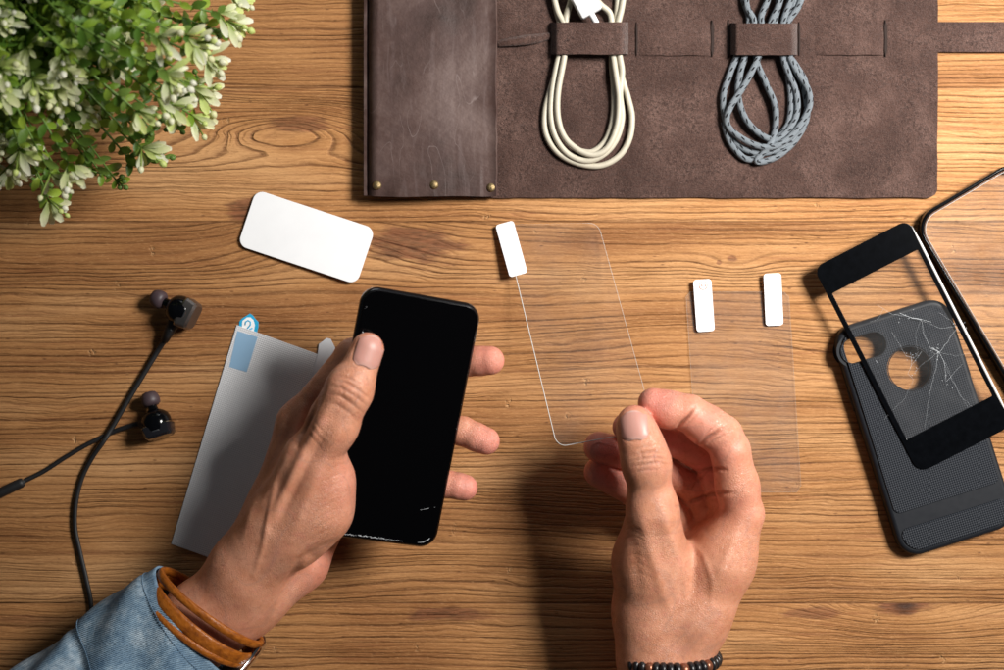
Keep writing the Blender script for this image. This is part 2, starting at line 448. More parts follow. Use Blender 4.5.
def mat_leaf(name='small leaves', tl=.30):
    g = G(name); at = g.attr('tint'); o = g.obj()
    c = at.outputs['Color'] if tl > .32 else g.mix(g.rng(g.noise(o, 160, 2, .5), .3, .7, 0., .35), at.outputs['Color'], (.12, .20, .035))
    p = g.pbr(c, .42, 0, g.bump(g.noise(o, 600, 2, .5), .0002), .45)
    tr = g.n('ShaderNodeBsdfTranslucent'); g.put(tr.inputs[0], c)
    m = g.n('ShaderNodeMixShader'); m.inputs[0].default_value = tl
    g.t.links.new(p.outputs[0], m.inputs[1]); g.t.links.new(tr.outputs[0], m.inputs[2])
    return g.done(m)
def mat_bracelet():
    g = G('tan leather'); o = g.obj(); u = g.uv()
    m = g.noise(g.scale(u, (30, 6, 1)), 1, 4, .65); f = g.noise(o, 500, 3, .6)
    c = g.ramp(m, [(.3, (.17, .040, .005)), (.55, (.40, .115, .010)), (.8, (.52, .18, .03))])
    return g.done(g.pbr(c, g.rng(f, .3, .7, .28, .48), 0, g.bump(g.add(f, m), .0004), .5))
M = dict(
    wood=mat_wood(), suede=mat_suede(), leather=mat_smooth_leather(), skin=mat_skin(), nail=mat_nail(),
    glass=mat_clear('clear glass', (.985, .985, .985), .042, (.46, .45, .44)),
    film=mat_clear('clear film', (.98, .98, .985), .034, (.48, .48, .48), .06),
    pane=mat_clear('thin glass', (.99, .99, .99), .012, (.7, .7, .7), .10),
    shell=mat_clear('clear shell', (.99, .99, .985), .03, (.75, .74, .72), .06),
    denim=mat_denim(), braid=mat_braid(), case=mat_case(True), case_s=mat_case(False), frost=mat_film(), leaf=mat_leaf(), petal=mat_leaf('cream petals', .35), tan=mat_bracelet(),
    white=simple('white paper', (.84, .85, .87), .6, var=.02, vscale=60),
    label=simple('white label', (.86, .87, .88), .5),
    edge_dim=simple('film edge', (.30, .27, .24), .4),
    edge=simple('ground glass edge', (.62, .62, .60), .3, spec=.6),
    crack=simple('crushed glass', (.42, .44, .46), .35),
    black=simple('black lacquer', (.0014, .0017, .0024), .12, spec=.3, var=.3), body=simple('jet black metal', (.07, .07, .075), .24, 1.),
    screen=simple('dark screen glass', (.0012, .0012, .0015), .12, spec=.06),
    rubber=simple('black rubber', (.010, .010, .011), .55, var=.25, vscale=900),
    silicone=simple('mauve silicone', (.055, .036, .042), .5),
    gun=simple('brushed gunmetal', (.20, .185, .175), .32, .9, bump=(900, .0001)),
    steel_d=simple('dark chrome', (.42, .42, .36), .18, 1.), gloss=simple('glossy black cap', (.010, .010, .013), .10, spec=.8),
    steel=simple('bright steel', (.75, .75, .74), .22, 1.),
    brass=simple('antique brass', (.26, .19, .095), .5, .9, bump=(1500, .0002), var=.3, vscale=700),
    cord_w=simple('off white cord', (.47, .43, .34), .5, var=.06, vscale=300),
    plug=simple('white plastic', (.82, .83, .84), .35),
    gap_shade=simple('brown gap shade', (.022, .011, .008), .9, bump=(1500, .0004)),
    bead=simple('black wood bead', (.012, .011, .012), .32, var=.3, vscale=800),
    bead_c=simple('copper bead', (.26, .10, .055), .32, .6),
    blue=simple('cyan tab', (.02, .36, .62), .45),
    blue_soft=simple('pale blue strip', (.25, .42, .60), .6),
    orange=simple('orange print', (.72, .22, .12), .6),
    frost_tab=simple('milky tab', (.68, .70, .73), .5),
    brown_rim=simple('bronze inner rim', (.16, .085, .055), .3, .6),
    stem=simple('green stem', (.11, .20, .030), .55), twig=simple('brown twig', (.06, .04, .02), .7),
    petal_unused=simple('cream petals', (.66, .70, .46), .5, var=.12, vscale=160),
    pot=simple('stoneware', (.35, .33, .30), .7, var=.15, vscale=60), soil=simple('soil', (.03, .02, .013), .95, bump=(300, .002)),
    thread=simple('blue thread', (.13, .22, .32), .8),
)
# ---------------------------------------------------------------- hands: one continuous blended surface each
class Field:
    """signed distance field in millimetres, sampled on a grid"""
    def __init__(s, lo, hi, h):
        s.lo = np.array(lo, np.float32); s.h = h
        s.n = np.ceil((np.array(hi) - lo) / h).astype(int) + 1
        s.ax = [s.lo[i] + h * np.arange(s.n[i], dtype=np.float32) for i in range(3)]
    def new(s): return np.full(s.n, 60., np.float32)
    def capsule(s, a, b, ra, rb, flat=None, pad=14):
        a = np.array(a, np.float32); b = np.array(b, np.float32)
        r = max(ra, rb) + pad
        lo = np.minimum(a, b) - r; hi = np.maximum(a, b) + r
        i0 = np.clip(((lo - s.lo) / s.h).astype(int), 0, s.n); i1 = np.clip(((hi - s.lo) / s.h).astype(int) + 1, 0, s.n)
        sl = tuple(slice(i0[i], i1[i]) for i in range(3))
        x = s.ax[0][sl[0]][:, None, None]; y = s.ax[1][sl[1]][None, :, None]; z = s.ax[2][sl[2]][None, None, :]
        ba = b - a; L = float(ba @ ba) + 1e-6
        px, py, pz = x - a[0], y - a[1], z - a[2]
        t = np.clip((px * ba[0] + py * ba[1] + pz * ba[2]) / L, 0, 1)
        dx, dy, dz = px - t * ba[0], py - t * ba[1], pz - t * ba[2]
        k = 1.
        if flat is not None:
            n, f = flat; n = np.array(n, np.float32); n = n / np.linalg.norm(n)
            dn = (dx * n[0] + dy * n[1] + dz * n[2]) * (1 / f - 1)
            dx, dy, dz = dx + dn * n[0], dy + dn * n[1], dz + dn * n[2]; k = min(1., f)
        return sl, (np.sqrt(dx * dx + dy * dy + dz * dz) - (ra + (rb - ra) * t)) * (k if k > .75 else .75)
    @staticmethod
    def smin(a, b, k):
        if k <= 0: return np.minimum(a, b)
        h = np.clip(.5 + .5 * (b - a) / k, 0, 1)
        return b + (a - b) * h - k * h * (1 - h)
    def blend(s, F, cap, k):
        sl, d = s.capsule(*cap); F[sl] = s.smin(F[sl], d, k)
    def mesh(s, F):
        """naive surface nets"""
        I = F < 0
        c = np.zeros(np.array(F.shape) - 1, np.int8)
        for dx in (0, 1):
            for dy in (0, 1):
                for dz in (0, 1):
                    c += I[dx:dx + c.shape[0], dy:dy + c.shape[1], dz:dz + c.shape[2]]
        act = np.argwhere((c > 0) & (c < 8)); idx = np.full(c.shape, -1, np.int32)
        idx[tuple(act.T)] = np.arange(len(act))
        acc = np.zeros((len(act), 3)); cnt = np.zeros(len(act))
        cor = [(i, j, k) for i in (0, 1) for j in (0, 1) for k in (0, 1)]
        for a in cor:
            for ax in range(3):
                if a[ax]: continue
                b = list(a); b[ax] = 1
                va = F[act[:, 0] + a[0], act[:, 1] + a[1], act[:, 2] + a[2]]; vb = F[act[:, 0] + b[0], act[:, 1] + b[1], act[:, 2] + b[2]]
                m = (va < 0) != (vb < 0); t = np.where(m, va / np.where(m, va - vb, 1), 0)
                p = np.tile(np.array(a, float), (len(act), 1)); p[:, ax] += t
                acc[m] += p[m]; cnt[m] += 1
        V = s.lo + (act + acc / cnt[:, None]) * s.h
        Q = []
        for ax in range(3):
            sh = list(F.shape); sh[ax] -= 1
            A = I[tuple(slice(0, sh[i]) for i in range(3))]
            B = I[tuple(slice(1, None) if i == ax else slice(0, sh[i]) for i in range(3))]
            e = np.argwhere(A != B); u, v = (ax + 1) % 3, (ax + 2) % 3
            ok = (e[:, u] > 0) & (e[:, v] > 0) & (e[:, u] < F.shape[u] - 1) & (e[:, v] < F.shape[v] - 1); e = e[ok]
            ins = A[tuple(e.T)]
            def g(du, dv):
                q = e.copy(); q[:, u] += du; q[:, v] += dv; return idx[tuple(q.T)]
            q = np.stack([g(-1, -1), g(0, -1), g(0, 0), g(-1, 0)], 1)
            q[~ins] = q[~ins][:, ::-1]; Q.append(q)
        return V, np.concatenate(Q)

def w3(p): q = Pm(p[0], p[1], p[2]); return (q.x * 1000, q.y * 1000, q.z * 1000)

def smooth(V, Q, it, lam):
    e = np.concatenate([Q[:, [0, 1]], Q[:, [1, 2]], Q[:, [2, 3]], Q[:, [3, 0]]])
    n = len(V)
    cnt = np.bincount(e[:, 0], minlength=n) + np.bincount(e[:, 1], minlength=n)
    for k in range(it):
        for l in (lam, -lam * 1.03):
            A = np.stack([np.bincount(e[:, 0], V[e[:, 1], i], n) + np.bincount(e[:, 1], V[e[:, 0], i], n) for i in range(3)], 1) / cnt[:, None]
            V = V + l * (A - V)
    return V
def normals(V, Q):
    fn = np.cross(V[Q[:, 2]] - V[Q[:, 0]], V[Q[:, 3]] - V[Q[:, 1]])
    N = np.zeros_like(V)
    for k in range(4):
        for i in range(3): N[:, i] += np.bincount(Q[:, k], fn[:, i], len(V))
    return N / (np.linalg.norm(N, axis=1, keepdims=True) + 1e-12)
def seg_dist(UV, pts):
    """distance in photo pixels from each projected vertex to a polyline, with the parameter along it"""
    best = np.full(len(UV), 1e9); par = np.zeros(len(UV)); m = len(pts) - 1
    for i in range(m):
        a = np.array(pts[i][:2], float); b = np.array(pts[i + 1][:2], float); ba = b - a
        t = np.clip(((UV - a) @ ba) / (ba @ ba + 1e-9), 0, 1)
        d = np.linalg.norm(UV - a - t[:, None] * ba, axis=1)
        k = d < best; best[k] = d[k]; par[k] = (i + t[k]) / m
    return best, par

def build_hand(parent, palm, kp, fingers, strokes, tints, h=.75, sm=3):
    pts = [w3(p) + (p[3],) for ch in palm for p in ch] + [w3(p) + (p[3],) for f in fingers for p in f['pts']]
    A = np.array(pts); lo = (A[:, :3] - A[:, 3:] - 3).min(0); hi = (A[:, :3] + A[:, 3:] + 3).max(0)
    fd = Field(lo, hi, h)
    F = fd.new()
    for ch in palm:
        for a, b in zip(ch, ch[1:]):
            fd.blend(F, (w3(a), w3(b), a[3], b[3]), kp)
    T = F.copy()
    for f in fingers:
        p = f['pts']; n = f.get('root', 1); ks = f.get('ks', 4.)
        B = fd.new()
        for i, (a, b) in enumerate(zip(p, p[1:])):
            if i < n: fd.blend(B, (w3(a), w3(b), a[3], b[3], f.get('flat')), ks)
        Rt = fd.smin(F, B, f.get('kp', 8.)) if n else B.copy()
        Dd = fd.new()
        for i, (a, b) in enumerate(zip(p, p[1:])):
            if i >= n - 1: fd.blend(Dd, (w3(a), w3(b), a[3], b[3], f.get('flat')), ks)
        for bl in f.get('pads', []): fd.blend(Dd, (w3(bl[:3]), w3(bl[4:7]) if len(bl) > 4 else w3(bl[:3]), bl[3], bl[7] if len(bl) > 4 else bl[3]), f.get('kpad', 5))
        X = np.minimum(Rt, fd.smin(B, Dd, 1.)) if n else np.minimum(F, Dd)
        T = fd.smin(T, X, f.get('kt', .6))
        del B, Dd, Rt, X
    V, Q = fd.mesh(T)
    # keep the largest piece
    V = smooth(V, Q, sm, .6)
    N = normals(V, Q)
    def uvof(V):
        k = (1 - V[:, 2] / (D * 1000)) * S * 1000
        return np.stack([V[:, 0] / k + 502, 335 - V[:, 1] / k], 1)
    tint = np.zeros((len(V), 3))
    for st in strokes:          # folds, wrinkles, tendons: (polyline px, width px, depth mm (+in, -out), zmin, painted crease shade)
        pl, wd, dep = st[0], st[1], st[2]; zmin = st[3] if len(st) > 3 else 0; ct = st[4] if len(st) > 4 else 0.
        zmax = st[5] if len(st) > 5 else 1e9
        UV = uvof(V)
        d, par = seg_dist(UV, pl)
        wgt = np.exp(-(d / wd) ** 2) * np.sin(np.pi * np.clip(par, .04, .96)) ** .6
        wgt *= np.clip((N[:, 2] + .15) * 2.5, 0, 1) * ((V[:, 2] > zmin) & (V[:, 2] < zmax))
        V = V - N * (dep * wgt)[:, None]
        if ct: tint[:, 2] = np.maximum(tint[:, 2], ct * wgt ** 1.5)
        if dep < 0 or wd > 3: N = normals(V, Q)
    for (p, r, ch, val) in tints:   # (px,py,z) blob radius mm
        d = np.linalg.norm((V - np.array(w3(p))) / r, axis=1)
        tint[:, ch] = np.maximum(tint[:, ch], val * np.exp(-d ** 2))
    mb = MB()
    Vm = V * .001
    me = bpy.data.meshes.new('hand_skin')
    off = np.array(origin(parent)); X = (Vm - off).astype(np.float32)
    me.from_pydata(X.tolist(), [], Q.tolist())
    me.materials.append(M['skin'])
    at = me.attributes.new('tint', 'FLOAT_COLOR', 'POINT')
    at.data.foreach_set('color', np.concatenate([tint, np.ones((len(V), 1))], 1).astype(np.float32).ravel())
    me.polygons.foreach_set('use_smooth', [True] * len(me.polygons)); me.update()
    o = bpy.data.objects.new('skin', me); COL.objects.link(o); o.parent = parent
    tri = BVHTree.FromPolygons(Vm.tolist(), Q.tolist())
    return o, tri
def cast(tree, px, py):
    o = Vector((0, 0, D)); d = (P(px, py, 0) - o).normalized()
    h = tree.ray_cast(o, d)
    return h[0], h[1]
def nail(parent, tree, base, tip, width, label=None, lift=.00035, taper=.82):
    """nail plate lying on the finger: base and tip are the ends of its centre line in photo pixels"""
    bx, by = base; tx, ty = tip; ax = Vector((tx - bx, ty - by)); L = ax.length; ax.normalize(); sd = Vector((-ax.y, ax.x))
    nu, nv = 22, 30; mb = MB(); v = []; f = []; uv = []
    for j in range(nv + 1):
        t = j / nv
        w = width / 2 * (1 - (1 - min(1, t / .22)) ** 2.2 * .55) * (1 - max(0, (t - .72) / .28) ** 2.4 * (1 - taper + .22))
        for i in range(nu + 1):
            s = (i / nu * 2 - 1)
            q = Vector((bx, by)) + ax * (L * (t - .05 * s * s * (1 if t < .5 else .0) + .0 - (.10 * s * s if t > .8 else 0) * ((t - .8) / .2 if t > .8 else 0))) + sd * (s * w)
            h, n = cast(tree, q.x, q.y)
            if h is None: h, n = v[-1] if v else Vector(), Vector((0, 0, 1))
            e = min(1, (1 - abs(s)) * 6) * min(1, t * 8)
            v.append(h + n * (lift * (.15 + .85 * e) + .0002))
    # relax so the plate is smoother than the skin below
    for it in range(5):
        v2 = list(v)
        for j in range(1, nv):
            for i in range(1, nu):
                k = j * (nu + 1) + i; v2[k] = v[k] * .4 + (v[k - 1] + v[k + 1] + v[k - nu - 1] + v[k + nu + 1]) * .15
        v = v2
    for j in range(nv):
        for i in range(nu):
            a = j * (nu + 1) + i; f.append((a, a + 1, a + nu + 2, a + nu + 1))
            uv.append([(.01 + i / nu * .98, .01 + j / nv * .98), (.01 + (i + 1) / nu * .98, .01 + j / nv * .98), (.01 + (i + 1) / nu * .98, .01 + (j + 1) / nv * .98), (.01 + i / nu * .98, .01 + (j + 1) / nv * .98)])
    # skirt gives it thickness
    rim = [i for i in range(nu + 1)] + [j * (nu + 1) + nu for j in range(1, nv + 1)] + [nv * (nu + 1) + i for i in range(nu - 1, -1, -1)] + [j * (nu + 1) for j in range(nv - 1, 0, -1)]
    b0 = len(v); v += [v[k] - Vector((0, 0, .0009)) for k in rim]
    for k in range(len(rim)):
        k2 = (k + 1) % len(rim); f.append((rim[k2], rim[k], b0 + k, b0 + k2)); uv.append([(.5, .5)] * 4)
    mb.add(v, f, uv)
    return mb.build('fingernail', M['nail'], parent)

PH_R = Matrix(((.945, .1939, .2634), (-.1607, .9767, -.1426), (-.2849, .0924, .9541)))
DZ = .014                     # the left hand hovers this much lower than first fitted
PH_K = (1 - (.0759 - DZ) / D) / (1 - .0759 / D)
PH_C = Vector((-.0560 * PH_K, -.0458 * PH_K, .0759 - DZ))
def phone_z(px, py, off=0.):
    """height (mm) of the phone's plane, off mm along its normal, seen at a photo pixel"""
    n = PH_R @ Vector((0, 0, 1)); c = PH_C + n * (off * .001); o = Vector((0, 0, D)); d = P(px, py, 0) - o
    t = (c - o).dot(n) / d.dot(n); return (o + d * t).z * 1000

# ---- left hand, holding the phone
LH = thing('hand', 'left hand with brown leather bracelet and denim cuff gripping the cracked black phone', 'hand', P(226, 592, 0))
LH.location.z = .030
zt = lambda x, y, r: phone_z(x, y, 3.6) + r
palm = [
    [(20, 760, 52, 23), (126, 680, 57, 21), (202, 617, 62, 18.5), (240, 582, 66, 17.5)],
    [(40, 780, 48, 22), (140, 692, 52, 20), (226, 612, 56, 17.5), (258, 588, 58, 18)],
    [(236, 584, 67, 16), (277, 512, 66, 15), (300, 424, 66, 11.5)],     # index metacarpal
    [(240, 592, 60, 16), (280, 522, 54, 14), (300, 440, 52, 11)],
    [(246, 600, 54, 16.5), (286, 530, 44, 14), (302, 462, 42, 11)],
    [(250, 598, 50, 15.5), (296, 560, 42, 16), (316, 520, 36, 14), (312, 492, 34, 11)],   # heel of the little-finger side
    [(246, 566, 72, 17), (292, 530, 76, 18), (316, 508, 79, 17.5), (322, 480, 82, 17.5)],         # ball of the thumb
]
fingers = [
    dict(pts=[(262, 545, 78, 15), (311, 462, 88, 14.5), (333, 424, 96, 12.6), (350, 391, zt(350, 391, 10.8), 10.9), (367.5, 349, zt(367, 349, 8.4), 8.8)], root=2, kp=9, ks=7, flat=((.35, .1, 1), .9),
         pads=[(331, 414, 97, 9.8, 347, 386, zt(347, 386, 10), 9.8)], kt=2.5),
    dict(pts=[(300, 424, 66, 11.4), (353, 356, 69, 9.2), (398, 342, 66, 8.6), (432, 350, 62, 7.8)], kp=9, kt=1.5),
    dict(pts=[(300, 440, 52, 11), (352, 386, 44, 9.5), (430, 362, 50, 8.4), (468, 361.5, 59, 8.4), (480, 361, 62, 8.2), (490.0, 360.5, 64, 8.0)], kp=8, ks=1.2),
    dict(pts=[(302, 462, 42, 10.6), (350, 436, 34, 9), (425, 425, 44, 8.2), (462, 431, 54, 8.3), (476, 437, 56, 8.0), (486, 441, 57, 7.7)], kp=8, ks=1.2),
    dict(pts=[(312, 492, 34, 10), (350, 478, 32, 8.4), (420, 480, 44, 7.6), (447, 484, 51, 7.8), (458, 486, 52, 7.5), (464.5, 487.5, 52, 7.4)], kp=8, ks=1.2),
]
strokes = [
    # valley between thumb tendon and index side, tendons of the snuffbox
    ([(320, 388), (310, 410), (303, 428), (296, 442)], 6, 2.6, 55, .10),
    ([(318, 404), (309, 420), (302, 434), (298, 446)], 2.0, 1.5, 55, .5),
    ([(304, 404), (292, 424), (284, 446), (274, 474)], 7, 1.2, 55, 0),
    ([(336, 396), (320, 424), (304, 452), (284, 494), (266, 530)], 5, -1.7, 60, 0),
    ([(326, 430), (310, 460), (292, 494), (276, 528)], 5, 1.3, 60, .06),
    ([(346, 418), (334, 444), (318, 474), (302, 508), (290, 540)], 6, -1.1, 60, 0),
    ([(304, 420), (292, 440), (282, 462), (262, 505)], 5, -1.0, 50, 0),
    ([(262, 470), (252, 505), (244, 540)], 5, -.8, 40, 0),
    ([(278, 470), (270, 508), (262, 550), (254, 575)], 3.0, -.8, 50, 0),
    ([(300, 548), (316, 560), (306, 582)], 6, .6, 30, 0),
    ([(344, 540), (322, 548), (300, 562), (284, 590), (274, 612)], 5, 1.6, 30, .10),
    # wrinkles over the thumb joint
    ([(331, 386), (342, 388), (356, 397), (366, 405)], 1.7, .75, 80, .55),
    ([(334, 380), (346, 382), (360, 391), (370, 399)], 1.3, .55, 80, .45),
    ([(330, 394), (340, 396), (352, 404), (362, 412)], 1.5, .65, 80, .5),
    ([(336, 375), (350, 378), (364, 387)], 1.1, .4, 80, .35),
    ([(326, 402), (338, 405), (350, 413), (356, 420)], 1.6, .45, 80, .35),
    ([(340, 384), (344, 392), (340, 400)], 1.0, .35, 80, .3), ([(356, 390), (358, 398), (352, 406)], 1.0, .35, 80, .3),
    ([(338, 390), (350, 394), (362, 401)], 3.5, -.5, 80, 0),
    # fold round the nail root
    ([(355, 349), (353, 358), (359, 365.5), (368, 369), (378, 368)], 1.3, .45, 80, .25),
    # fine folds of the palm's edge
    ] + [([(352 - k * 2.4, 462 + k * 9), (338 - k * 3, 465 + k * 10), (322 - k * 3, 474 + k * 10)], 1.0, .22, 50, .12) for k in range(9)] + [
    ([(306 + k * 3, 430 - k * 6), (314 + k * 3, 440 - k * 6), (322 + k * 3, 450 - k * 6)], 1.2, .25, 70, .15) for k in range(3)]
tints = [((372, 340, 95), 9, 0, .55), ((352, 480, 84), 20, 0, .35), ((493, 360, 62), 14, 0, .95), ((489, 441, 56), 14, 0, .95), ((468, 487, 52), 14, 0, .95),
         ((300, 400, 70), 24, 1, .5), ((262, 500, 70), 26, 1, .45), ((345, 398, 100), 9, 1, .55), ((250, 560, 70), 20, 1, .25), ((325, 560, 40), 26, 0, .5), ((232, 500, 60), 30, 1, .5)]
palm = [[(p[0], p[1], p[2] - DZ * 1000, p[3] * PH_K) for p in ch] for ch in palm]
for i, f in enumerate(fingers):
    f['pts'] = [(p[0], p[1], p[2] - (0 if (i == 0 and k > 2) else DZ * 1000), p[3] * PH_K) for k, p in enumerate(f['pts'])]
    f['pads'] = [(331, 414, 97 - DZ * 1000, 10.0, 347, 386, zt(347, 386, 10), 10.0)] if i == 0 else []
strokes = [(st[0], st[1], st[2], max(0, (st[3] if len(st) > 3 else 0) - DZ * 1000)) + tuple(st[4:]) for st in strokes]
tints = [((q[0], q[1], q[2] - DZ * 1000), r, c, v) for (q, r, c, v) in tints]
lskin, ltree = build_hand(LH, palm, 11., fingers, strokes, tints)
nail(LH, ltree, (364, 366), (374, 336.5), 27)

# ---- right hand, pinching the clear glass
RH = thing('hand', 'right hand with black beaded bracelet pinching the corner of the clear glass', 'hand', P(672, 640, 0))
RH.location.z = .035
palm = [
    [(684, 800, 56, 21), (679, 720, 56, 18), (680, 655, 56, 15.6), (690, 612, 58, 17)],
    [(652, 800, 54, 22), (652, 720, 55, 19), (651, 652, 56, 16.5), (649, 610, 57, 17.5)],
    [(696, 614, 58, 19), (722, 560, 64, 16), (742, 514, 68, 11.5)],
    [(686, 614, 52, 17), (716, 560, 50, 15), (736, 522, 48, 12)],
    [(672, 616, 46, 16), (696, 566, 38, 14), (716, 530, 32, 12)],
    [(654, 616, 42, 16), (672, 570, 32, 14), (692, 540, 24, 11)],
    [(648, 612, 58, 17.5), (649, 560, 66, 17.5), (652, 528, 74, 14)],
]
fingers = [
    dict(pts=[(654, 574, 70, 16), (653, 512, 84, 12.6), (646.5, 462, 90, 11.0), (640, 440, 91, 9.6), (634.5, 421, 90, 8.4)], root=1, kp=10, ks=8, kt=2.0, flat=((0, .1, 1), .88),
         pads=[(646, 464, 91, 11.2), (635, 428, 89, 9.0)]),
    dict(pts=[(742, 514, 68, 11.6), (730, 450, 78, 10.6), (722, 435, 79, 10.8), (689, 413, 80, 9.8), (653, 403, 79, 8.2)], kp=3.5, ks=2.4, kt=.8,
         pads=[(668, 411, 78, 9.7), (706, 426, 79, 10.5), (738, 486, 73, 11.2)]),
    dict(pts=[(734, 522, 46, 11), (712, 460, 50, 9.6), (676, 440, 55, 9.2), (626, 427, 58, 7.6)], kp=5, ks=2.2, kt=.5),
    dict(pts=[(716, 530, 30, 10.5), (694, 486, 38, 9.4), (642, 457, 48, 9.2), (599, 447, 52, 8.6)], kp=6, ks=2.2, kt=.5),
    dict(pts=[(692, 540, 24, 10), (678, 515, 34, 9.4), (636, 491, 42, 9.4), (599, 472, 44, 8.5)], kp=6, ks=2.2, kt=.5),
]
strokes = [
    # wrinkles over the thumb joint
    ([(631, 456), (642, 453), (654, 451), (664, 453)], 1.5, .65, 75, .5), ([(632, 461), (644, 458), (656, 457), (666, 459)], 1.5, .7, 75, .55),
    ([(632, 466), (645, 464), (657, 462), (667, 464)], 1.4, .6, 75, .5), ([(634, 472), (646, 470), (660, 469)], 1.3, .45, 75, .4),
    ([(632, 450), (644, 447), (656, 446)], 1.1, .4, 75, .35), ([(640, 450), (643, 458), (640, 467)], 1.0, .3, 75, .3), ([(655, 449), (653, 457), (656, 466)], 1.0, .3, 75, .3),
    ([(636, 461), (648, 459), (662, 460)], 4, -.5, 75, 0),
    # fold round the thumb nail
    ([(621, 428), (624, 439), (634, 442), (646, 438), (649, 426)], 1.3, .5, 75, .25),
    # index joints
    ([(694, 407), (688, 416), (680, 424), (676, 429)], 1.7, 1.7, 60, .8), ([(698, 412), (692, 420), (684, 427)], 1.0, .35, 60, .3),
    ([(722, 428), (714, 434), (706, 439), (698, 445)], 1.9, 2.0, 60, .9), ([(724, 434), (716, 439), (708, 444)], 1.2, .6, 60, .5), ([(718, 424), (710, 430), (704, 436)], 1.1, .5, 60, .4),
    ([(698, 473), (712, 468), (726, 470)], 1.8, 1.7, 50, .8), ([(690, 492), (700, 478), (708, 470)], 1.5, .8, 50, .45),
    # web of the thumb
    ([(678, 507), (694, 501), (712, 494), (734, 493)], 1.9, 1.8, 45, .6), ([(684, 508), (692, 514), (700, 520), (706, 530)], 2.6, .4, 50, .2),
    ([(668, 505), (680, 512), (690, 520)], 5, .3, 50, .1),
    # tendons and veins of the back
    ([(660, 505), (668, 530), (680, 560), (688, 600)], 4.5, -.8, 50, 0), ([(640, 510), (648, 545), (662, 590), (672, 620)], 5, -.7, 50, 0),
    ([(652, 515), (660, 545), (670, 580)], 5, .4, 50, 0), ([(690, 540), (704, 556), (712, 580), (712, 610)], 3.2, -.55, 50, 0), ([(690, 545), (688, 575), (684, 605)], 3, -.5, 50, 0),
    ([(740, 520), (726, 560), (708, 600)], 6, -.7, 50, 0), ([(630, 530), (636, 560), (640, 600)], 5, .5, 40, 0),
] + [([(622 + k, 530 + k * 9), (634 + k, 527 + k * 9), (644 + k, 532 + k * 9)], 1.1, .18, 40, .10) for k in range(6)]
tints = [((634, 410, 88), 12, 0, .5), ((655, 404, 80), 16, 0, .95), ((700, 425, 80), 16, 0, .7), ((720, 450, 78), 14, 0, .75), ((735, 495, 70), 16, 0, .5), ((626, 428, 64), 20, 0, .95), ((676, 440, 66), 20, 0, .9), ((700, 470, 60), 16, 0, .9),
         ((600, 446, 54), 20, 0, .95), ((600, 470, 44), 20, 0, .9), ((640, 470, 50), 16, 0, .7), ((648, 460, 95), 9, 1, .6), ((690, 530, 70), 18, 1, .35), ((630, 560, 70), 20, 1, .45), ((640, 480, 90), 9, 1, .35)]
LOW = .84
palm = [[(p[0], p[1], p[2] * LOW, p[3] * 1.02) for p in ch] for ch in palm]
for f in fingers:
    f['pts'] = [(p[0], p[1], p[2] * LOW, p[3] * 1.02) for p in f['pts']]
    f['pads'] = [(p[0], p[1], p[2] * LOW, p[3] * 1.02) for p in f.get('pads', [])]
strokes = [(st[0], st[1], st[2], (st[3] if len(st) > 3 else 0) * LOW) + tuple(st[4:]) for st in strokes]
tints = [((q[0], q[1], q[2] * LOW), r, c, v) for (q, r, c, v) in tints]
rskin, rtree = build_hand(RH, palm, 11., fingers, strokes, tints)
nail(RH, rtree, (635.5, 439.5), (633, 411), 27)
# ---------------------------------------------------------------- table
mb = MB(); n = 8
w0, w1, h0, h1 = -.62, .62, -.50, .50
mb.add([(w0, h0, 0), (w1, h0, 0), (w1, h1, 0), (w0, h1, 0), (w0, h0, -.03), (w1, h0, -.03), (w1, h1, -.03), (w0, h1, -.03)],
       [(0, 1, 2, 3), (7, 6, 5, 4), (0, 4, 5, 1), (1, 5, 6, 2), (2, 6, 7, 3), (3, 7, 4, 0)])
tag(mb.build('tabletop', M['wood'], smooth=False), 'brown pine tabletop of long joined boards with dark knots', 'tabletop', kind='structure')

# ---------------------------------------------------------------- leather roll
roll = thing('leather_roll', 'open brown suede cable roll with folded smooth flap and brass rivets', 'cable roll', P(650, 90))
def nz(x, y, s=1.): return mnoise.noise(Vector((x * s, y * s, 3.7)))
# suede base panel with one round corner
def base_fn(u, v):
    px = 470 + u * 466.5; py = 198 - v * 338
    r = 11
    if px > 936.5 - r and py > 198 - r:
        pass
    z = .0024 + .0005 * nz(px, py, .02) + .00025 * nz(px, py, .09)
    x = px + (1.2 * nz(5, py, .05) if u > .9 else 0); y = py + (.9 * nz(px, 9, .04) if v < .05 else 0)
    # squash the bottom right corner into an arc
    dx = x - (936.5 - r); dy = y - (198 - r)
    if dx > 0 and dy > 0:
        m = max(dx, dy); l = math.hypot(dx, dy); k = m / l if l else 1; dx *= k; dy *= k
        x = 936.5 - r + dx; y = 198 - r + dy
    return P(x, y, 0) + Vector((0, 0, z))
mb = MB(); slab(mb, base_fn, 180, 130, .0021)
mb.build('suede_panel', M['suede'], roll, angle=50)
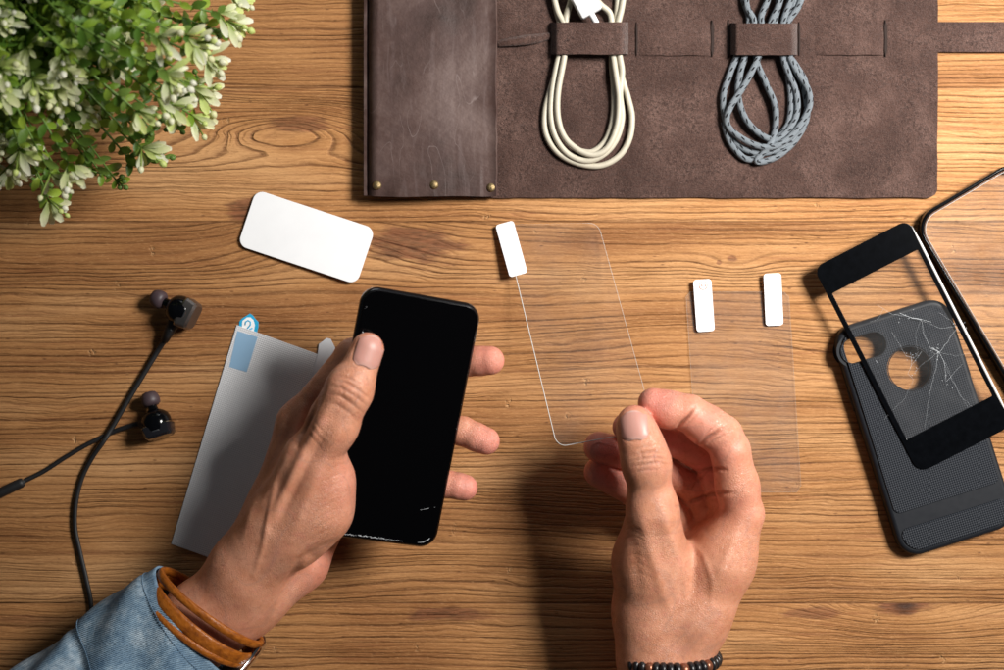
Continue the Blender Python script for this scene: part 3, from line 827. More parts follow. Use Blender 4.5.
# folded flap: bulges off the table, its fold on the left
def flap_fn(u, v):
    px = 366 + u * 129.5; py = 196.5 - v * 340
    e = 1 - max(0, (u - .86) / .14)
    arch = .0112 * (1 - (1 - min(1, u / .09)) ** 2.2) ** .5 if u < .09 else .0112 - .0044 * min(1, (u - .09) / .6)
    z = .0042 + arch + .0022 * math.sin(min(1, max(0, (u - .05) / .8)) * math.pi) * (.6 + .4 * nz(2, py, .01)) - .0022 * max(0, (u - .55) / .45) ** 1.5 + .0016 * max(0, (u - .93) / .07) ** 2
    if v < .14: z -= .0030 * (1 - v / .14) ** 1.5 * (.6 if u < .9 else .9)
    z += .0006 * nz(px, py, .03)
    x = px + (1.6 * nz(11, py, .025) + .8 * nz(1, py, .09) if u > .9 else 0) + (.8 * nz(1, py, .03) + 1.5 * v if u < .08 else 0); y = py + (1.0 * nz(px, 7, .03) if v < .04 else 0)
    z = max(z, .0046)
    return P(x, y, z)
mb = MB(); slab(mb, flap_fn, 90, 150, .0019)
mb.build('folded_flap', M['leather'], roll, angle=60)
# underside of the fold, going back below the flap
def under_fn(u, v):
    px = 366.6 + u * 110; py = 195.6 - v * 338
    z = .0020 + (.0088 * (1 - u / .045) ** 2 if u < .045 else 0)
    return P(px, py, z)
mb = MB(); slab(mb, under_fn, 50, 30, .0017); mb.build('flap_underside', M['leather'], roll, angle=60)
for (px, py) in ((377, 185.5), (434, 185), (490.5, 187.5)):
    u = (px - 366) / 129.5; c = flap_fn(u, (196.5 - py) / 340)
    mb = MB(); lathe(mb, [(.0001, .0012), (.0014, .0011), (.0022, .0007), (.0027, .0001), (.0027, -.0014)][::-1], Matrix.Translation((c.x, c.y, c.z)), 28)
    mb.build('rivet', M['brass'], roll)
def strip(px0, px1, py0, py1, zf, name, mat, th=.0016, nu=40, nv=14, wob=.6):
    def fn(u, v):
        px = px0 + (px1 - px0) * u; py = py1 + (py0 - py1) * v
        return P(px + wob * nz(u * 3 + px0, v * 9, 1.) * (1 if u in (0, 1) else 0), py + wob * nz(px, py0 if v > .5 else py1, .08), zf(u, v))
    mb = MB(); slab(mb, fn, nu, nv, th); return mb.build(name, mat, roll, angle=60)
arch = lambda top: (lambda u, v: .0022 + (top - .0022) * (min(1, min(u, 1 - u) / .10)) ** .5 - .0014 * (abs(u - .5) * 2) ** 3)
strip(550, 629, 22.5, 54.5, arch(.0112), 'strap_loop', M['suede'])
strip(730, 798, 23.5, 55, arch(.0112), 'strap_loop', M['suede'])
low = lambda u, v: .0038 - .0012 * u ** 8 - .0016 * (1 - u) ** 8 + .0002 * math.sin(v * 3.1)
strip(638, 711, 24.5, 55.5, low, 'strap_run', M['suede']); strip(813, 884, 24, 55, low, 'strap_run', M['suede'])
# dark strips painting the shade inside the slits the strap threads through
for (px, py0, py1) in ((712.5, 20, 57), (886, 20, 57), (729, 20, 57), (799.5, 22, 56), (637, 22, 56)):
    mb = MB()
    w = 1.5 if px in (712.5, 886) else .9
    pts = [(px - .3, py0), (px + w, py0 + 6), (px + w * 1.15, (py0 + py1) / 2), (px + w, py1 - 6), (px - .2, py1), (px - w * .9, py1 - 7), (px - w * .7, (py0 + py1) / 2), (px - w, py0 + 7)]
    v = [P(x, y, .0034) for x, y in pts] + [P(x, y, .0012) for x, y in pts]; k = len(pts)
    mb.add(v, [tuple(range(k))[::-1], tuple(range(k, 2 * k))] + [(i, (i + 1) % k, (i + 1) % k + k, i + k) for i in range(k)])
    mb.build('slit_shade', M['gap_shade'], roll, smooth=False)
# the lace tip tucked under the flap
mb = MB(); tube(mb, catmull([P(x, y, z) for x, y, z in ((498, 44, .0035), (508, 42.5, .0042), (520, 41, .0044), (532, 39.5, .0042), (541, 38, .0034), (550, 36, .003))], 8), [.0018 + .0012 * math.sin(i / 40 * 3.0) for i in range(41)], 10, flat=.6, up=(0, 0, 1))
mb.build('lace_end', M['suede'], roll)
def tie_fn(u, v):
    px = 930 + u * 190; py = 52 - v * 30 + 5 * max(0, u - .3) ** 2 * (1 if v > .5 else -1.2) + 14 * max(0, u - .5) ** 2
    return P(px, py, .0019 + .0004 * math.sin(u * 9 + v * 2) + .0012 * u)
mb = MB(); slab(mb, tie_fn, 60, 12, .0016); mb.build('tie_strap', M['suede'], roll, angle=60)

# ---------------------------------------------------------------- cables in the strap loops
def z3(pts): return catmull([P(x, y, z) for x, y, z in pts], 10)
cw = thing('charging_cable', 'coiled cream white charging cable held under the left suede strap', 'cable', P(590, 90, .003))
ZL, ZM, ZH = .0042, .0060, .0078
mb = MB()
for pts in (
    [(548, -60, ZL), (552, -20, ZL), (556, 8, ZL), (561, 30, ZL), (560, 58, ZL), (551, 88, ZL), (545, 112, ZL), (546, 134, ZL), (557, 152, ZL), (576, 163, ZL), (599, 166, ZL), (618, 157, ZL), (629, 140, ZL), (632, 118, ZL), (628, 98, ZL), (622, 78, ZL), (617, 55, ZL), (616, 28, ZL), (618, 0, ZL), (622, -60, ZL)],
    [(556, -60, ZM), (553, -15, ZM), (557, 10, ZM), (566, 32, ZM), (558, 60, ZM), (552, 92, ZM), (551, 118, ZM), (556, 138, ZM), (568, 154, ZM), (586, 161, ZM), (603, 155, ZM), (616, 140, ZM), (622, 118, ZM), (620, 94, ZM), (622, 72, ZM), (619, 52, ZM), (618, 26, ZM), (623, 0, ZM), (628, -60, ZM)],
    [(570, -60, ZH), (572, -8, ZH), (566, 18, ZM), (566, 34, ZM), (564, 58, ZH), (558, 92, ZH), (558, 118, ZH), (565, 138, ZH), (580, 151, ZH), (595, 155, ZH), (608, 147, ZH), (617, 126, ZH), (619, 100, ZH), (616, 76, ZH), (613, 55, ZM), (612, 32, ZM), (610, 14, ZM), (600, 4, ZH), (590, -10, ZH), (588, -60, ZH)],
    [(612, 55, ZL), (612, 66, ZL), (614, 92, ZL), (613, 118, ZL), (606, 140, ZL), (592, 152, ZL), (576, 150, ZL)]):
    tube(mb, z3(pts), .00185, 12)
mb.build('cord', M['cord_w'], cw)
Mp = Matrix.Translation(P(584, 1.5, .0085)) @ Matrix.Rotation(R(29), 4, 'Z')
pl = plate('connector_plug', [rrect(.0136, .019, .0012, 6)], 0, .0058, .0012, M['plug'], cw); pl.matrix_local = Matrix.Translation(-origin(cw)) @ Mp
mb = MB(); tube(mb, z3([(591, 14, .0112), (594, 19, .0100), (598, 27, .0066), (602, 38, .0056)]), .0019, 10); mb.build('strain_relief', M['plug'], cw)
cg = thing('braided_cable', 'coiled grey braided cable with black flecks under the right suede strap', 'cable', P(766, 90, .003))
mb = MB()
for pts in (
    [(744, -60, ZL), (743, -6, ZL), (749, 22, ZL), (737, 56, ZL), (729, 76, ZL), (723, 98, ZL), (726, 122, ZL), (735, 142, ZL), (752, 152, ZL), (770, 152, ZL), (788, 143, ZL), (802, 125, ZL), (808, 104, ZL), (805, 82, ZL), (796, 66, ZL), (788, 52, ZL), (786, 24, ZL), (795, 2, ZL), (803, -60, ZL)],
    [(752, -60, ZM), (746, 0, ZM), (754, 24, ZM), (745, 56, ZM), (740, 74, ZM), (738, 94, ZM), (744, 116, ZM), (757, 132, ZM), (775, 140, ZM), (790, 128, ZM), (797, 112, ZM), (796, 92, ZM), (789, 75, ZM), (783, 56, ZM), (783, 24, ZM), (792, -6, ZM), (797, -60, ZM)],
    [(776, -60, ZM), (769, -6, ZM), (761, 18, ZM), (764, 36, ZM), (758, 58, ZH), (745, 84, ZH), (730, 108, ZH), (727, 124, ZM), (738, 136, ZH), (758, 146, ZH), (776, 146, ZH), (795, 132, ZH), (809, 108, ZH), (808, 90, ZH), (797, 72, ZH), (789, 54, ZM), (788, 24, ZM), (801, 0, ZM), (812, -60, ZM)],
    [(786, -60, ZH), (781, -4, ZH), (772, 20, ZM), (764, 38, ZL), (756, 58, ZM), (766, 84, ZM), (775, 106, ZM), (775, 130, ZL), (769, 146, .0075), (756, 158, ZL), (744, 158, ZL), (730, 142, ZL), (724, 122, ZL)],
    [(784, -40, ZL), (779, 2, ZL), (775, 24, ZL), (783, 56, ZL), (789, 80, ZL), (791, 104, ZL), (788, 124, ZL), (776, 140, ZL), (757, 160, .0058), (766, 161, ZL), (781, 154, ZL), (797, 138, ZL), (807, 116, ZL), (804, 88, ZL), (794, 66, ZL), (786, 50, ZL), (786, 34, ZL)]):
    tube(mb, z3(pts), .00195, 14)
mb.build('cord', M['braid'], cg)

# ---------------------------------------------------------------- white card
c = P(307, 237.5)
card = plate('white_card', [rrect(.0752, .0352, .0055, 8)], .0012, .0007, .0002, M['white'])
card.location = c; card.rotation_euler = (R(-.8), R(-1.0), R(-18.3)); card.location.z = .0010
tag(card, 'blank white rounded cleaning card lying between the plant and the leather roll', 'card')

# ---------------------------------------------------------------- frosted backing film
ff = thing('backing_film', 'grey frosted backing film with a blue numbered tab under the left hand', 'film')
A, B, C_ = P(237, 325), P(171.5, 543.5), P(330, 358.5)
ex = (C_ - A); ey = (A - B)
w, h = ex.length, ey.length
ff.location = (A + B) / 2 + ex / 2; ff.rotation_euler.z = math.atan2(ex.y, ex.x)
def loc2(M_, p): q = M_.inverted() @ p; return (q.x, q.y)
bpy.context.view_layer.update(); MF = Matrix.Translation(ff.location) @ Matrix.Rotation(ff.rotation_euler.z, 4, 'Z')
quad = [A, B, B + ex, C_]
plate('film_sheet', [[loc2(MF, q) for q in quad]], .0006, .00035, .0001, M['frost'], ff)
tabo = [(238.5, 331), (239.5, 321.5), (242, 318.5), (247, 315.5), (250, 313.5), (253, 315.5), (255.5, 319), (258.5, 322), (258.5, 327), (256, 337), (240, 334)]
blu = plate('pull_tab', [[loc2(MF, P(x, y)) for x, y in tabo]], .00015, .0003, .0001, M['blue'], ff); blu['label'] = 'cyan pull tab printed with the number 2'
inner = [(242, 327), (242.5, 321), (247, 317.5), (250.5, 317.3), (253.5, 320), (255, 325), (254, 331), (247, 333.5), (242, 331)]
wb = plate('tab_print', [[loc2(MF, P(x, y)) for x, y in inner]], .00046, .0001, .00003, M['label'], blu)
mb = MB(); tube(mb, [MF.inverted() @ P(x, y, .00066) for x, y in ((245, 325), (245.5, 322), (248, 320.5), (250.5, 322), (250.3, 325), (247.3, 328.5), (246, 331), (249, 330), (252.5, 328))], .00042, 6, flat=.5)
mb.build('tab_number', M['blue'], blu, local=True)
st = [(237.5, 331), (258, 337), (247, 372), (229.5, 367)]
bs = plate('tab_strip', [[loc2(MF, P(x, y)) for x, y in st]], .00096, .00008, .00002, M['blue_soft'], ff)
wt = [(318, 353), (319, 344), (327, 338), (331, 339), (335.5, 348), (332, 356), (322, 386), (310, 382)]
w_ = plate('pull_tab', [[loc2(MF, P(x, y)) for x, y in wt]], .0010, .0003, .0001, M['frost_tab'], ff); w_['label'] = 'milky white pull tab'

# ---------------------------------------------------------------- phone in the left hand
ph = thing('phone', 'black phone with chipped cracked screen held in the left hand', 'phone')
ph.matrix_world = Matrix.Translation(PH_C) @ PH_R.to_4x4()
plate('body', [rrect(.0671 * PH_K, .1383 * PH_K, .0098, 12)], -.0036, .0066, .0030, M['body'], ph, res=5, angle=60)
plate('screen', [rrect(.0640 * PH_K, .1352 * PH_K, .0086, 12)], .0026, .0010, .00055, M['screen'], ph, res=4, angle=60)
def chips(name, pts, rads, parent, mat, flat=.5):
    mb = MB(); tube(mb, [Vector((p[0] * PH_K, p[1] * PH_K, p[2])) for p in pts], rads, 6, flat=flat); return mb.build(name, mat, parent, local=True, smooth=False)
rs = random.Random(3)
def jag(x0, y0, x1, y1, z, n, amp, r0, r1, name='chip', parent=ph, mat='crack'):
    pts = []; rr = []
    for i in range(n + 1):
        t = i / n; pts.append((x0 + (x1 - x0) * t + rs.uniform(-amp, amp), y0 + (y1 - y0) * t + rs.uniform(-amp, amp), z)); rr.append(rs.uniform(r0, r1))
    return chips(name, pts, rr, parent, M[mat])
zs = .00362
jag(-.024, -.0664, -.012, -.0665, zs + .00008, 24, .00035, .00005, .00022); jag(-.011, -.0661, .004, -.0662, zs + .0001, 34, .0005, .00005, .00032)
jag(.004, -.0664, .014, -.0665, zs + .00008, 12, .0002, .00004, .00012)
pts = [(.0225, -.0662, zs), (.0255, -.0656, zs), (.0282, -.0638, zs), (.0302, -.0606, zs - .0003), (.0309, -.058, zs - .0004)]
chips('chip', [p for p in pts], [.0001, .0002, .0003, .0003, .0001], ph, M['crack'])
jag(.0205, -.0478, .0285, -.0452, zs, 6, .0001, .00003, .00016, 'scratch')
jag(.014, -.0290, .0260, -.0245, zs, 6, .0001, .00001, .00004, 'scratch')
for k in range(10): jag(.0302 + rs.uniform(-.0012, .0006), .024 - k * .0028, .0316, .0222 - k * .0028, zs - .00002, 4, .0004, .00002, .00009)
for k in range(4): jag(-.0296 + rs.uniform(-.0010, .0008), .0595 - k * .0045, -.0302 + rs.uniform(-.0006, .0010), .0572 - k * .0045 + rs.uniform(-.001, .001), zs, 7, .0004, .00002, .00009)
jag(-.0300, .0445, -.0262, .0415, zs, 6, .0004, .0001, .00045); jag(-.0298, .0425, -.0272, .0395, zs, 5, .0004, .0001, .0004)

# ---------------------------------------------------------------- clear glass in the right hand
gl = thing('screen_protector', 'clear glass screen protector pinched by the right hand with one white tab', 'screen protector', P(560, 330, .02))
gq = [P(503.5, 225, .0016), P(598, 223, .003), P(655, 429, .0560), P(557, 447, .050)]
def gsurf(u, v):       # u across, v from the top end down, bowed a little by the grip
    a = gq[0].lerp(gq[1], u); b = gq[3].lerp(gq[2], u); p = a.lerp(b, v); z1 = a.z + (b.z - a.z) * v ** 1.7
    k = (1 - z1 / D) / (1 - p.z / D); return Vector((p.x * k, p.y * k, z1))
def rr01(rx, ry, n=8): return [(x + .5, y + .5) for x, y in [(px_, py_) for px_, py_ in rrect(1, 1 * ry / rx, .09 * 1, n)]]
outl = [(x, (y - .5) * 130 / 57 / (130 / 57) + .5) for x, y in [(a + .5, b / (130 / 57) + .5) for a, b in rrect(1, 130 / 57, .10, 8)]]
def dens(ol, k=10):
    r = []
    for i in range(len(ol)):
        a, b = ol[i], ol[(i + 1) % len(ol)]; d = math.hypot(b[0] - a[0], b[1] - a[1]); m = max(1, int(d * k))
        for j in range(m): r.append((a[0] + (b[0] - a[0]) * j / m, a[1] + (b[1] - a[1]) * j / m))
    return r
ol = dens(outl, 14)
def dome_sheet(surf, ol, th, mat, name, parent):
    mb = MB(); v = []; f = []; K = len(ol); rings = 14
    for r_ in range(rings):
        s_ = 1 - r_ / rings
        for (a, b) in ol: v.append(surf(.5 + (a - .5) * s_, .5 + (b - .5) * s_))
    v.append(surf(.5, .5))
    for r_ in range(rings - 1):
        for i in range(K): j = (i + 1) % K; f.append((r_ * K + i, r_ * K + j, (r_ + 1) * K + j, (r_ + 1) * K + i))
    for i in range(K): f.append(((rings - 1) * K + i, (rings - 1) * K + (i + 1) % K, rings * K))
    nb = len(v)
    mb.add(v, f); return mb.build(name, mat, parent)
dome_sheet(gsurf, ol, .0003, M['glass'], 'glass_pane', gl)
mb = MB(); rad = []
for (a, b) in ol:
    rad.append(.00030 if (a < .12 and b > .15) else (.00034 if b > .9 and a < .6 else (.00003 if (a > .6 and b > .85) else (.00012 if a > .88 else .00003))))
tube(mb, [gsurf(a, b) + Vector((0, 0, .0002)) for a, b in ol], [q * .8 for q in rad], 6, closed=True)
mb.build('glass_edge', M['edge'], gl)
def lift_plate(pts, surf_z, name, mat, parent, th=.0003):
    v = [P(x, y, surf_z(x, y)) for x, y in pts]; v2 = [q - Vector((0, 0, th)) for q in v]; k = len(pts)
    mb = MB(); mb.add(v + v2, [tuple(range(k)), tuple(range(k, 2 * k))[::-1]] + [(i, i + k, (i + 1) % k + k, (i + 1) % k) for i in range(k)])
    return mb.build(name, mat, parent, smooth=False)
def rotrect(cx, cy, w, h, ang, r, n=5):
    a = R(ang); return [(cx + x * math.cos(a) - y * math.sin(a), cy + x * math.sin(a) + y * math.cos(a)) for x, y in rrect(w, h, r, n)][::-1]
lift_plate(rotrect(511.5, 249, 18.5, 54, -15.5, 3), lambda x, y: .0030 + .052 * (max(0, y - 224) / 224) ** 1.7 + .0002, 'peel_tab', M['label'], gl)

# ---------------------------------------------------------------- clear film on the table
cf = thing('screen_protector', 'thin clear film lying flat on the table with two white tabs', 'screen protector', P(745, 390))
fo = [(690, 292), (784, 292), (789, 297), (801, 485), (797, 492), (703, 492), (699, 488), (686, 297)]
flm = lift_plate(fo[::-1], lambda x, y: .0010, 'film_sheet', M['film'], cf, .00015)
mb = MB(); tube(mb, [P(x, y, .0011) for x, y in dens([(a, b) for a, b in fo], .1)], .00007, 6, closed=True); mb.build('film_edge', M['edge_dim'], cf)
t1 = lift_plate(rotrect(704, 305.5, 18, 52, -4, 3), lambda x, y: .0022 + max(0, 332 - y) * .00003, 'peel_tab', M['label'], cf); t1['label'] = 'white tab with a small orange number in a circle'
t2 = lift_plate(rotrect(773.5, 299.5, 17.5, 52, -2.5, 3), lambda x, y: .0022 + max(0, 326 - y) * .00003, 'peel_tab', M['label'], cf); t2['label'] = 'plain white tab'
mb = MB()
zz = .0037
tube(mb, [P(703.3 + 4.1 * math.cos(i / 24 * 2 * math.pi), 285.5 + 4.1 * math.sin(i / 24 * 2 * math.pi), zz) for i in range(24)], .00022, 5, closed=True, flat=.4)
tube(mb, [P(700.8, 285.7, zz), P(705.6, 285.3, zz)], .00024, 5, flat=.4); tube(mb, [P(705.6, 283.9, zz), P(705.7, 286.8, zz)], .0002, 5, flat=.4); tube(mb, [P(700.8, 285.7, zz), P(701.8, 284.3, zz)], .0002, 5, flat=.4)
mb.build('tab_number', M['orange'], t1)

# ---------------------------------------------------------------- phone case, face down
pc = thing('phone_case', 'matt black textured phone case with a round hole and camera slot', 'phone case', P(920.5, 426.5))
pc.rotation_euler.z = R(17.5)
cw_, ch_ = .0715, .1428
cam_c = (-.0204, .0555)
def caploop(cx, cy, w, h, n=14):
    r = h / 2; return [(cx + w / 2 - r + r * math.cos(t), cy + r * math.sin(t)) for t in [math.pi / 2 - math.pi * i / n for i in range(n + 1)]] + [(cx - w / 2 + r + r * math.cos(t), cy + r * math.sin(t)) for t in [-math.pi / 2 - math.pi * i / n for i in range(n + 1)]]
cam = caploop(-.0206, .0562, .0275, .0150); hole = ring(.0128, 48, .0018, .0362)
outer = rrect(cw_, ch_, .0125, 12)
plate('shell', [outer, cam, hole], 0., .0092, .0026, M['case_s'], pc, res=5, angle=60)
# ribbed back panels standing proud of the shell, a smooth channel between them
yb = -.0440
main = rrect(cw_ - .0060, (ch_ / 2 - .0030) - yb, [.0110, .0110, .0042, .0042], 10, 0, ((ch_ / 2 - .0030) + yb) / 2)
cam2 = caploop(-.0206, .0562, .0285, .0160); hole2 = ring(.0134, 48, .0018, .0362)
bp = plate('back_panel', [main, cam2, hole2], .0086, .0014, .0006, M['case'], pc, res=3, angle=60)
yt = -.0535
low = rrect(cw_ - .0064, yt - (-ch_ / 2 + .0030), [.0042, .0042, .0105, .0105], 10, 0, (yt + (-ch_ / 2 + .0030)) / 2)
lp = plate('lower_panel', [low], .0086, .0014, .0006, M['case'], pc, res=3, angle=60)
# lips round the openings
for nm, lo_, r_ in (('camera_lip', caploop(-.0206, .0562, .0279, .0154), .0003), ('hole_lip', ring(.0130, 48, .0018, .0362), .0003)):
    mb = MB(); tube(mb, [Vector((a, b, .0098)) for a, b in lo_], r_, 8, closed=True); mb.build(nm, M['case_s'], pc, local=True)
for sx in (-1, 1):
    mb = MB(); tube(mb, [Vector((sx * .0352, y, .0046)) for y in (.020, .0215, .034, .0355)], [.0004, .0015, .0015, .0004], 8); mb.build('button_cover', M['case_s'], pc, local=True)

# ---------------------------------------------------------------- cracked black framed glass on the case
cg_ = thing('cracked_glass', 'cracked glass screen protector with black borders resting on the phone case', 'screen protector')
GA, GB, GC = P(813, 268, .011), P(907.5, 219.5, .011), P(918, 474, .011)
ex = (GB - GA).normalized(); ey = (GA - GC); ey = (ey - ex * ey.dot(ex)).normalized()
gw = (GB - GA).length; gh = (GA - GC).length
cc_ = GA + ex * gw / 2 - ey * gh / 2
cg_.location = (cc_.x, cc_.y, .0112); cg_.rotation_euler = (R(.6), R(-.5), math.atan2(ex.y, ex.x))
og = rrect(gw, gh, [.0062, .0062, .0075, .0075], 10)
top_b, bot_b, sd_b = .0185, .0212, .0031
win = rrect(gw - 2 * sd_b, gh - top_b - bot_b, .0006, 3, 0, (bot_b - top_b) / 2)
plate('black_border', [og, win], 0, .0007, .0003, M['black'], cg_, res=3, angle=60)
plate('glass_pane', [rrect(gw - 2 * sd_b + .0003, gh - top_b - bot_b + .0003, .0006, 3, 0, (bot_b - top_b) / 2)], .00022, .0002, .00003, M['pane'], cg_)
# pale tube along the right rim, its reflected light put into the colour
mb = MB(); tube(mb, [Vector((gw / 2 - .0001, gh / 2 - .0045 - (gh - .011) * i / 30, .0004)) for i in range(31)], [.0009 * min(1, (i + .5) / 3, (30.5 - i) / 3) for i in range(31)], 8); mb.build('glass_edge', M['edge'], cg_, local=True)
# thin bright line just inside the left and bottom border
MG = Matrix.Translation(cg_.location) @ cg_.rotation_euler.to_matrix().to_4x4(); MGi = MG.inverted()
def gp(px, py, z=.00062):
    q = MGi @ P(px, py, .0117); return Vector((q.x, q.y, z))
mb = MB(); rs = random.Random(11)
def crack(pts, r0, r1):
    out = []
    for (a, b) in zip(pts, pts[1:]):
        m = max(2, int(math.hypot(b[0] - a[0], b[1] - a[1]) / 4))
        for i in range(m): t = i / m; out.append((a[0] + (b[0] - a[0]) * t + rs.uniform(-.5, .5), a[1] + (b[1] - a[1]) * t + rs.uniform(-.5, .5)))
    out.append(pts[-1]); k = len(out)
    tube(mb, [gp(x, y) for x, y in out], [r0 + (r1 - r0) * i / k for i in range(k)], 4, flat=.4)
W_ = .00028; T_ = .00007
for pts, a, b in (
    ([(877, 305), (892, 314), (910, 317), (922, 320), (931, 322)], .00012, W_), ([(900, 313), (912, 318), (921, 320)], .0003, .0005),
    ([(921, 320), (924, 335), (930, 348), (939, 352)], .00016, .0003), ([(931, 348), (940, 352), (950, 338), (957, 328)], .00035, .00015),
    ([(939, 352), (945, 362), (946, 382), (953, 374), (962, 364)], .0003, .0001), ([(939, 352), (936, 368), (930, 392), (925, 430)], .00022, T_), ([(939, 352), (952, 380), (970, 410)], .00016, T_),
    ([(921, 320), (940, 328), (958, 326), (965, 322)], .0001, .0002), ([(957, 328), (966, 340), (975, 352)], .00022, T_), ([(957, 328), (950, 320), (938, 312)], .00015, T_),
    ([(939, 352), (925, 362), (914, 372)], .00014, T_), ([(910, 352), (912, 362), (908, 374), (914, 380)], .00022, .00012), ([(906, 356), (914, 358), (918, 352)], .00025, .0001), ([(922, 352), (915, 360), (910, 368)], .0002, .0001),
    ([(914, 380), (905, 398), (884, 420)], .00008, T_), ([(939, 352), (955, 356), (975, 352)], .0001, T_), ([(891, 332), (900, 345), (906, 356)], .0001, .00016), ([(876, 360), (878, 363)], .0003, .0003), ([(921, 320), (915, 335), (918, 352)], .00009, T_), ([(945, 362), (960, 395), (985, 420)], .00009, T_), ([(883, 309), (879, 318), (870, 322)], .0001, T_)):
    crack(pts, a * .26, b * .26)
for k in range(46):
    cx, cy = rs.choice([(911, 366), (912, 358), (938, 351), (940, 354), (957, 328), (905, 316), (946, 380)]); x, y = cx + rs.gauss(0, 5), cy + rs.gauss(0, 4); a_ = rs.uniform(0, 6.28); l = rs.uniform(.6, 2.0)
    tube(mb, [gp(x, y), gp(x + l * math.cos(a_), y + l * math.sin(a_))], [rs.uniform(.00006, .0002), .00005], 4, flat=.4)
mb.build('cracks', M['crack'], cg_, local=True, smooth=False)

# ---------------------------------------------------------------- clear case with black rim at the right edge
cc2 = thing('clear_case', 'clear phone case with a thin black rim leaving the frame beside the cracked glass', 'phone case')
rx = Vector((math.cos(R(30.7)), math.sin(R(30.7)), 0)); ry = Vector((-rx.y, rx.x, 0))
cor = P(908, 221.5)
cw2, ch2 = .0745, .1480
cc2.location = cor + rx * cw2 / 2 - ry * ch2 / 2; cc2.rotation_euler.z = R(30.7)
plate('black_rim', [rrect(cw2, ch2, .0145, 14), rrect(cw2 - .0046, ch2 - .0046, .0122, 14)], 0, .0078, .0010, M['black'], cc2, res=3, angle=60)
plate('inner_rim', [rrect(cw2 - .0047, ch2 - .0047, .0122, 14), rrect(cw2 - .0064, ch2 - .0064, .0113, 14)], .0004, .0052, .0004, M['brown_rim'], cc2, angle=60)
plate('inner_line', [rrect(cw2 - .0065, ch2 - .0065, .0113, 14), rrect(cw2 - .0070, ch2 - .0070, .0111, 14)], .0004, .0054, .0001, M['edge'], cc2, angle=60)
plate('clear_back', [rrect(cw2 - .0072, ch2 - .0072, .011, 14)], .0005, .0006, .0001, M['shell'], cc2)
mb = MB(); rs = random.Random(5)
for k in range(44):
    y = rs.uniform(-.045, .050); l = rs.uniform(.0004, .0016); x = -cw2 / 2 + rs.uniform(.0001, .0005)
    tube(mb, [Vector((x, y, .0070)), Vector((x, y + l, .0070))], [.00012, .00006], 4)
mb.build('edge_nicks', M['crack'], cc2, local=True, smooth=False)
# ---------------------------------------------------------------- earphones
ep = thing('earphones', 'black wired in-ear earphones with mauve tips tangled on the left of the table', 'earphones', P(130, 420))
mb = MB(); c1 = z3([(171, 329, .010), (166, 338, .0075), (159, 349, .0035), (148, 367, .0028), (131, 395, .0026), (113, 426, .0034), (103, 442, .0052), (92, 458, .0034), (82, 478, .0022), (76, 502, .0021), (75, 527, .0021), (80, 552, .0021), (86, 578, .0021), (91, 604, .0021), (92, 640, .0021), (88, 700, .0021)])
tube(mb, c1, [.0017 - .0003 * min(1, i / 70) for i in range(len(c1))], 10, flat=.8); mb.build('cord', M['rubber'], ep)
mb = MB(); c2 = z3([(146, 423, .0055), (134, 425, .0040), (118, 430, .0026), (104, 436, .0022), (84, 446, .0022), (64, 458, .0022), (44, 471, .0024), (24, 481, .0036)])
tube(mb, c2, [.0017 - .0003 * min(1, i / 30) for i in range(len(c2))], 10); mb.build('cord', M['rubber'], ep)
a, b = P(24, 481.5, .0042), P(-30, 507, .0042)
mb = MB(); d = (b - a); tube(mb, [a, a + d * .02, a + d * .06, a + d * .9, b], [.0017, .0026, .0030, .0030, .0026], 14); rem = mb.build('inline_remote', M['rubber'], ep, angle=50)
mb = MB(); tube(mb, [a - d * .012, a + d * .012, a + d * .03], [.0016, .0019, .0019], 12); mb.build('collar', M['steel'], rem, angle=50)
mb = MB(); tube(mb, [P(-6, 496, .0042), P(-30, 507, .0042), P(-60, 522, .0025), P(-100, 545, .0021)], .0015, 8); mb.build('cord', M['rubber'], ep)
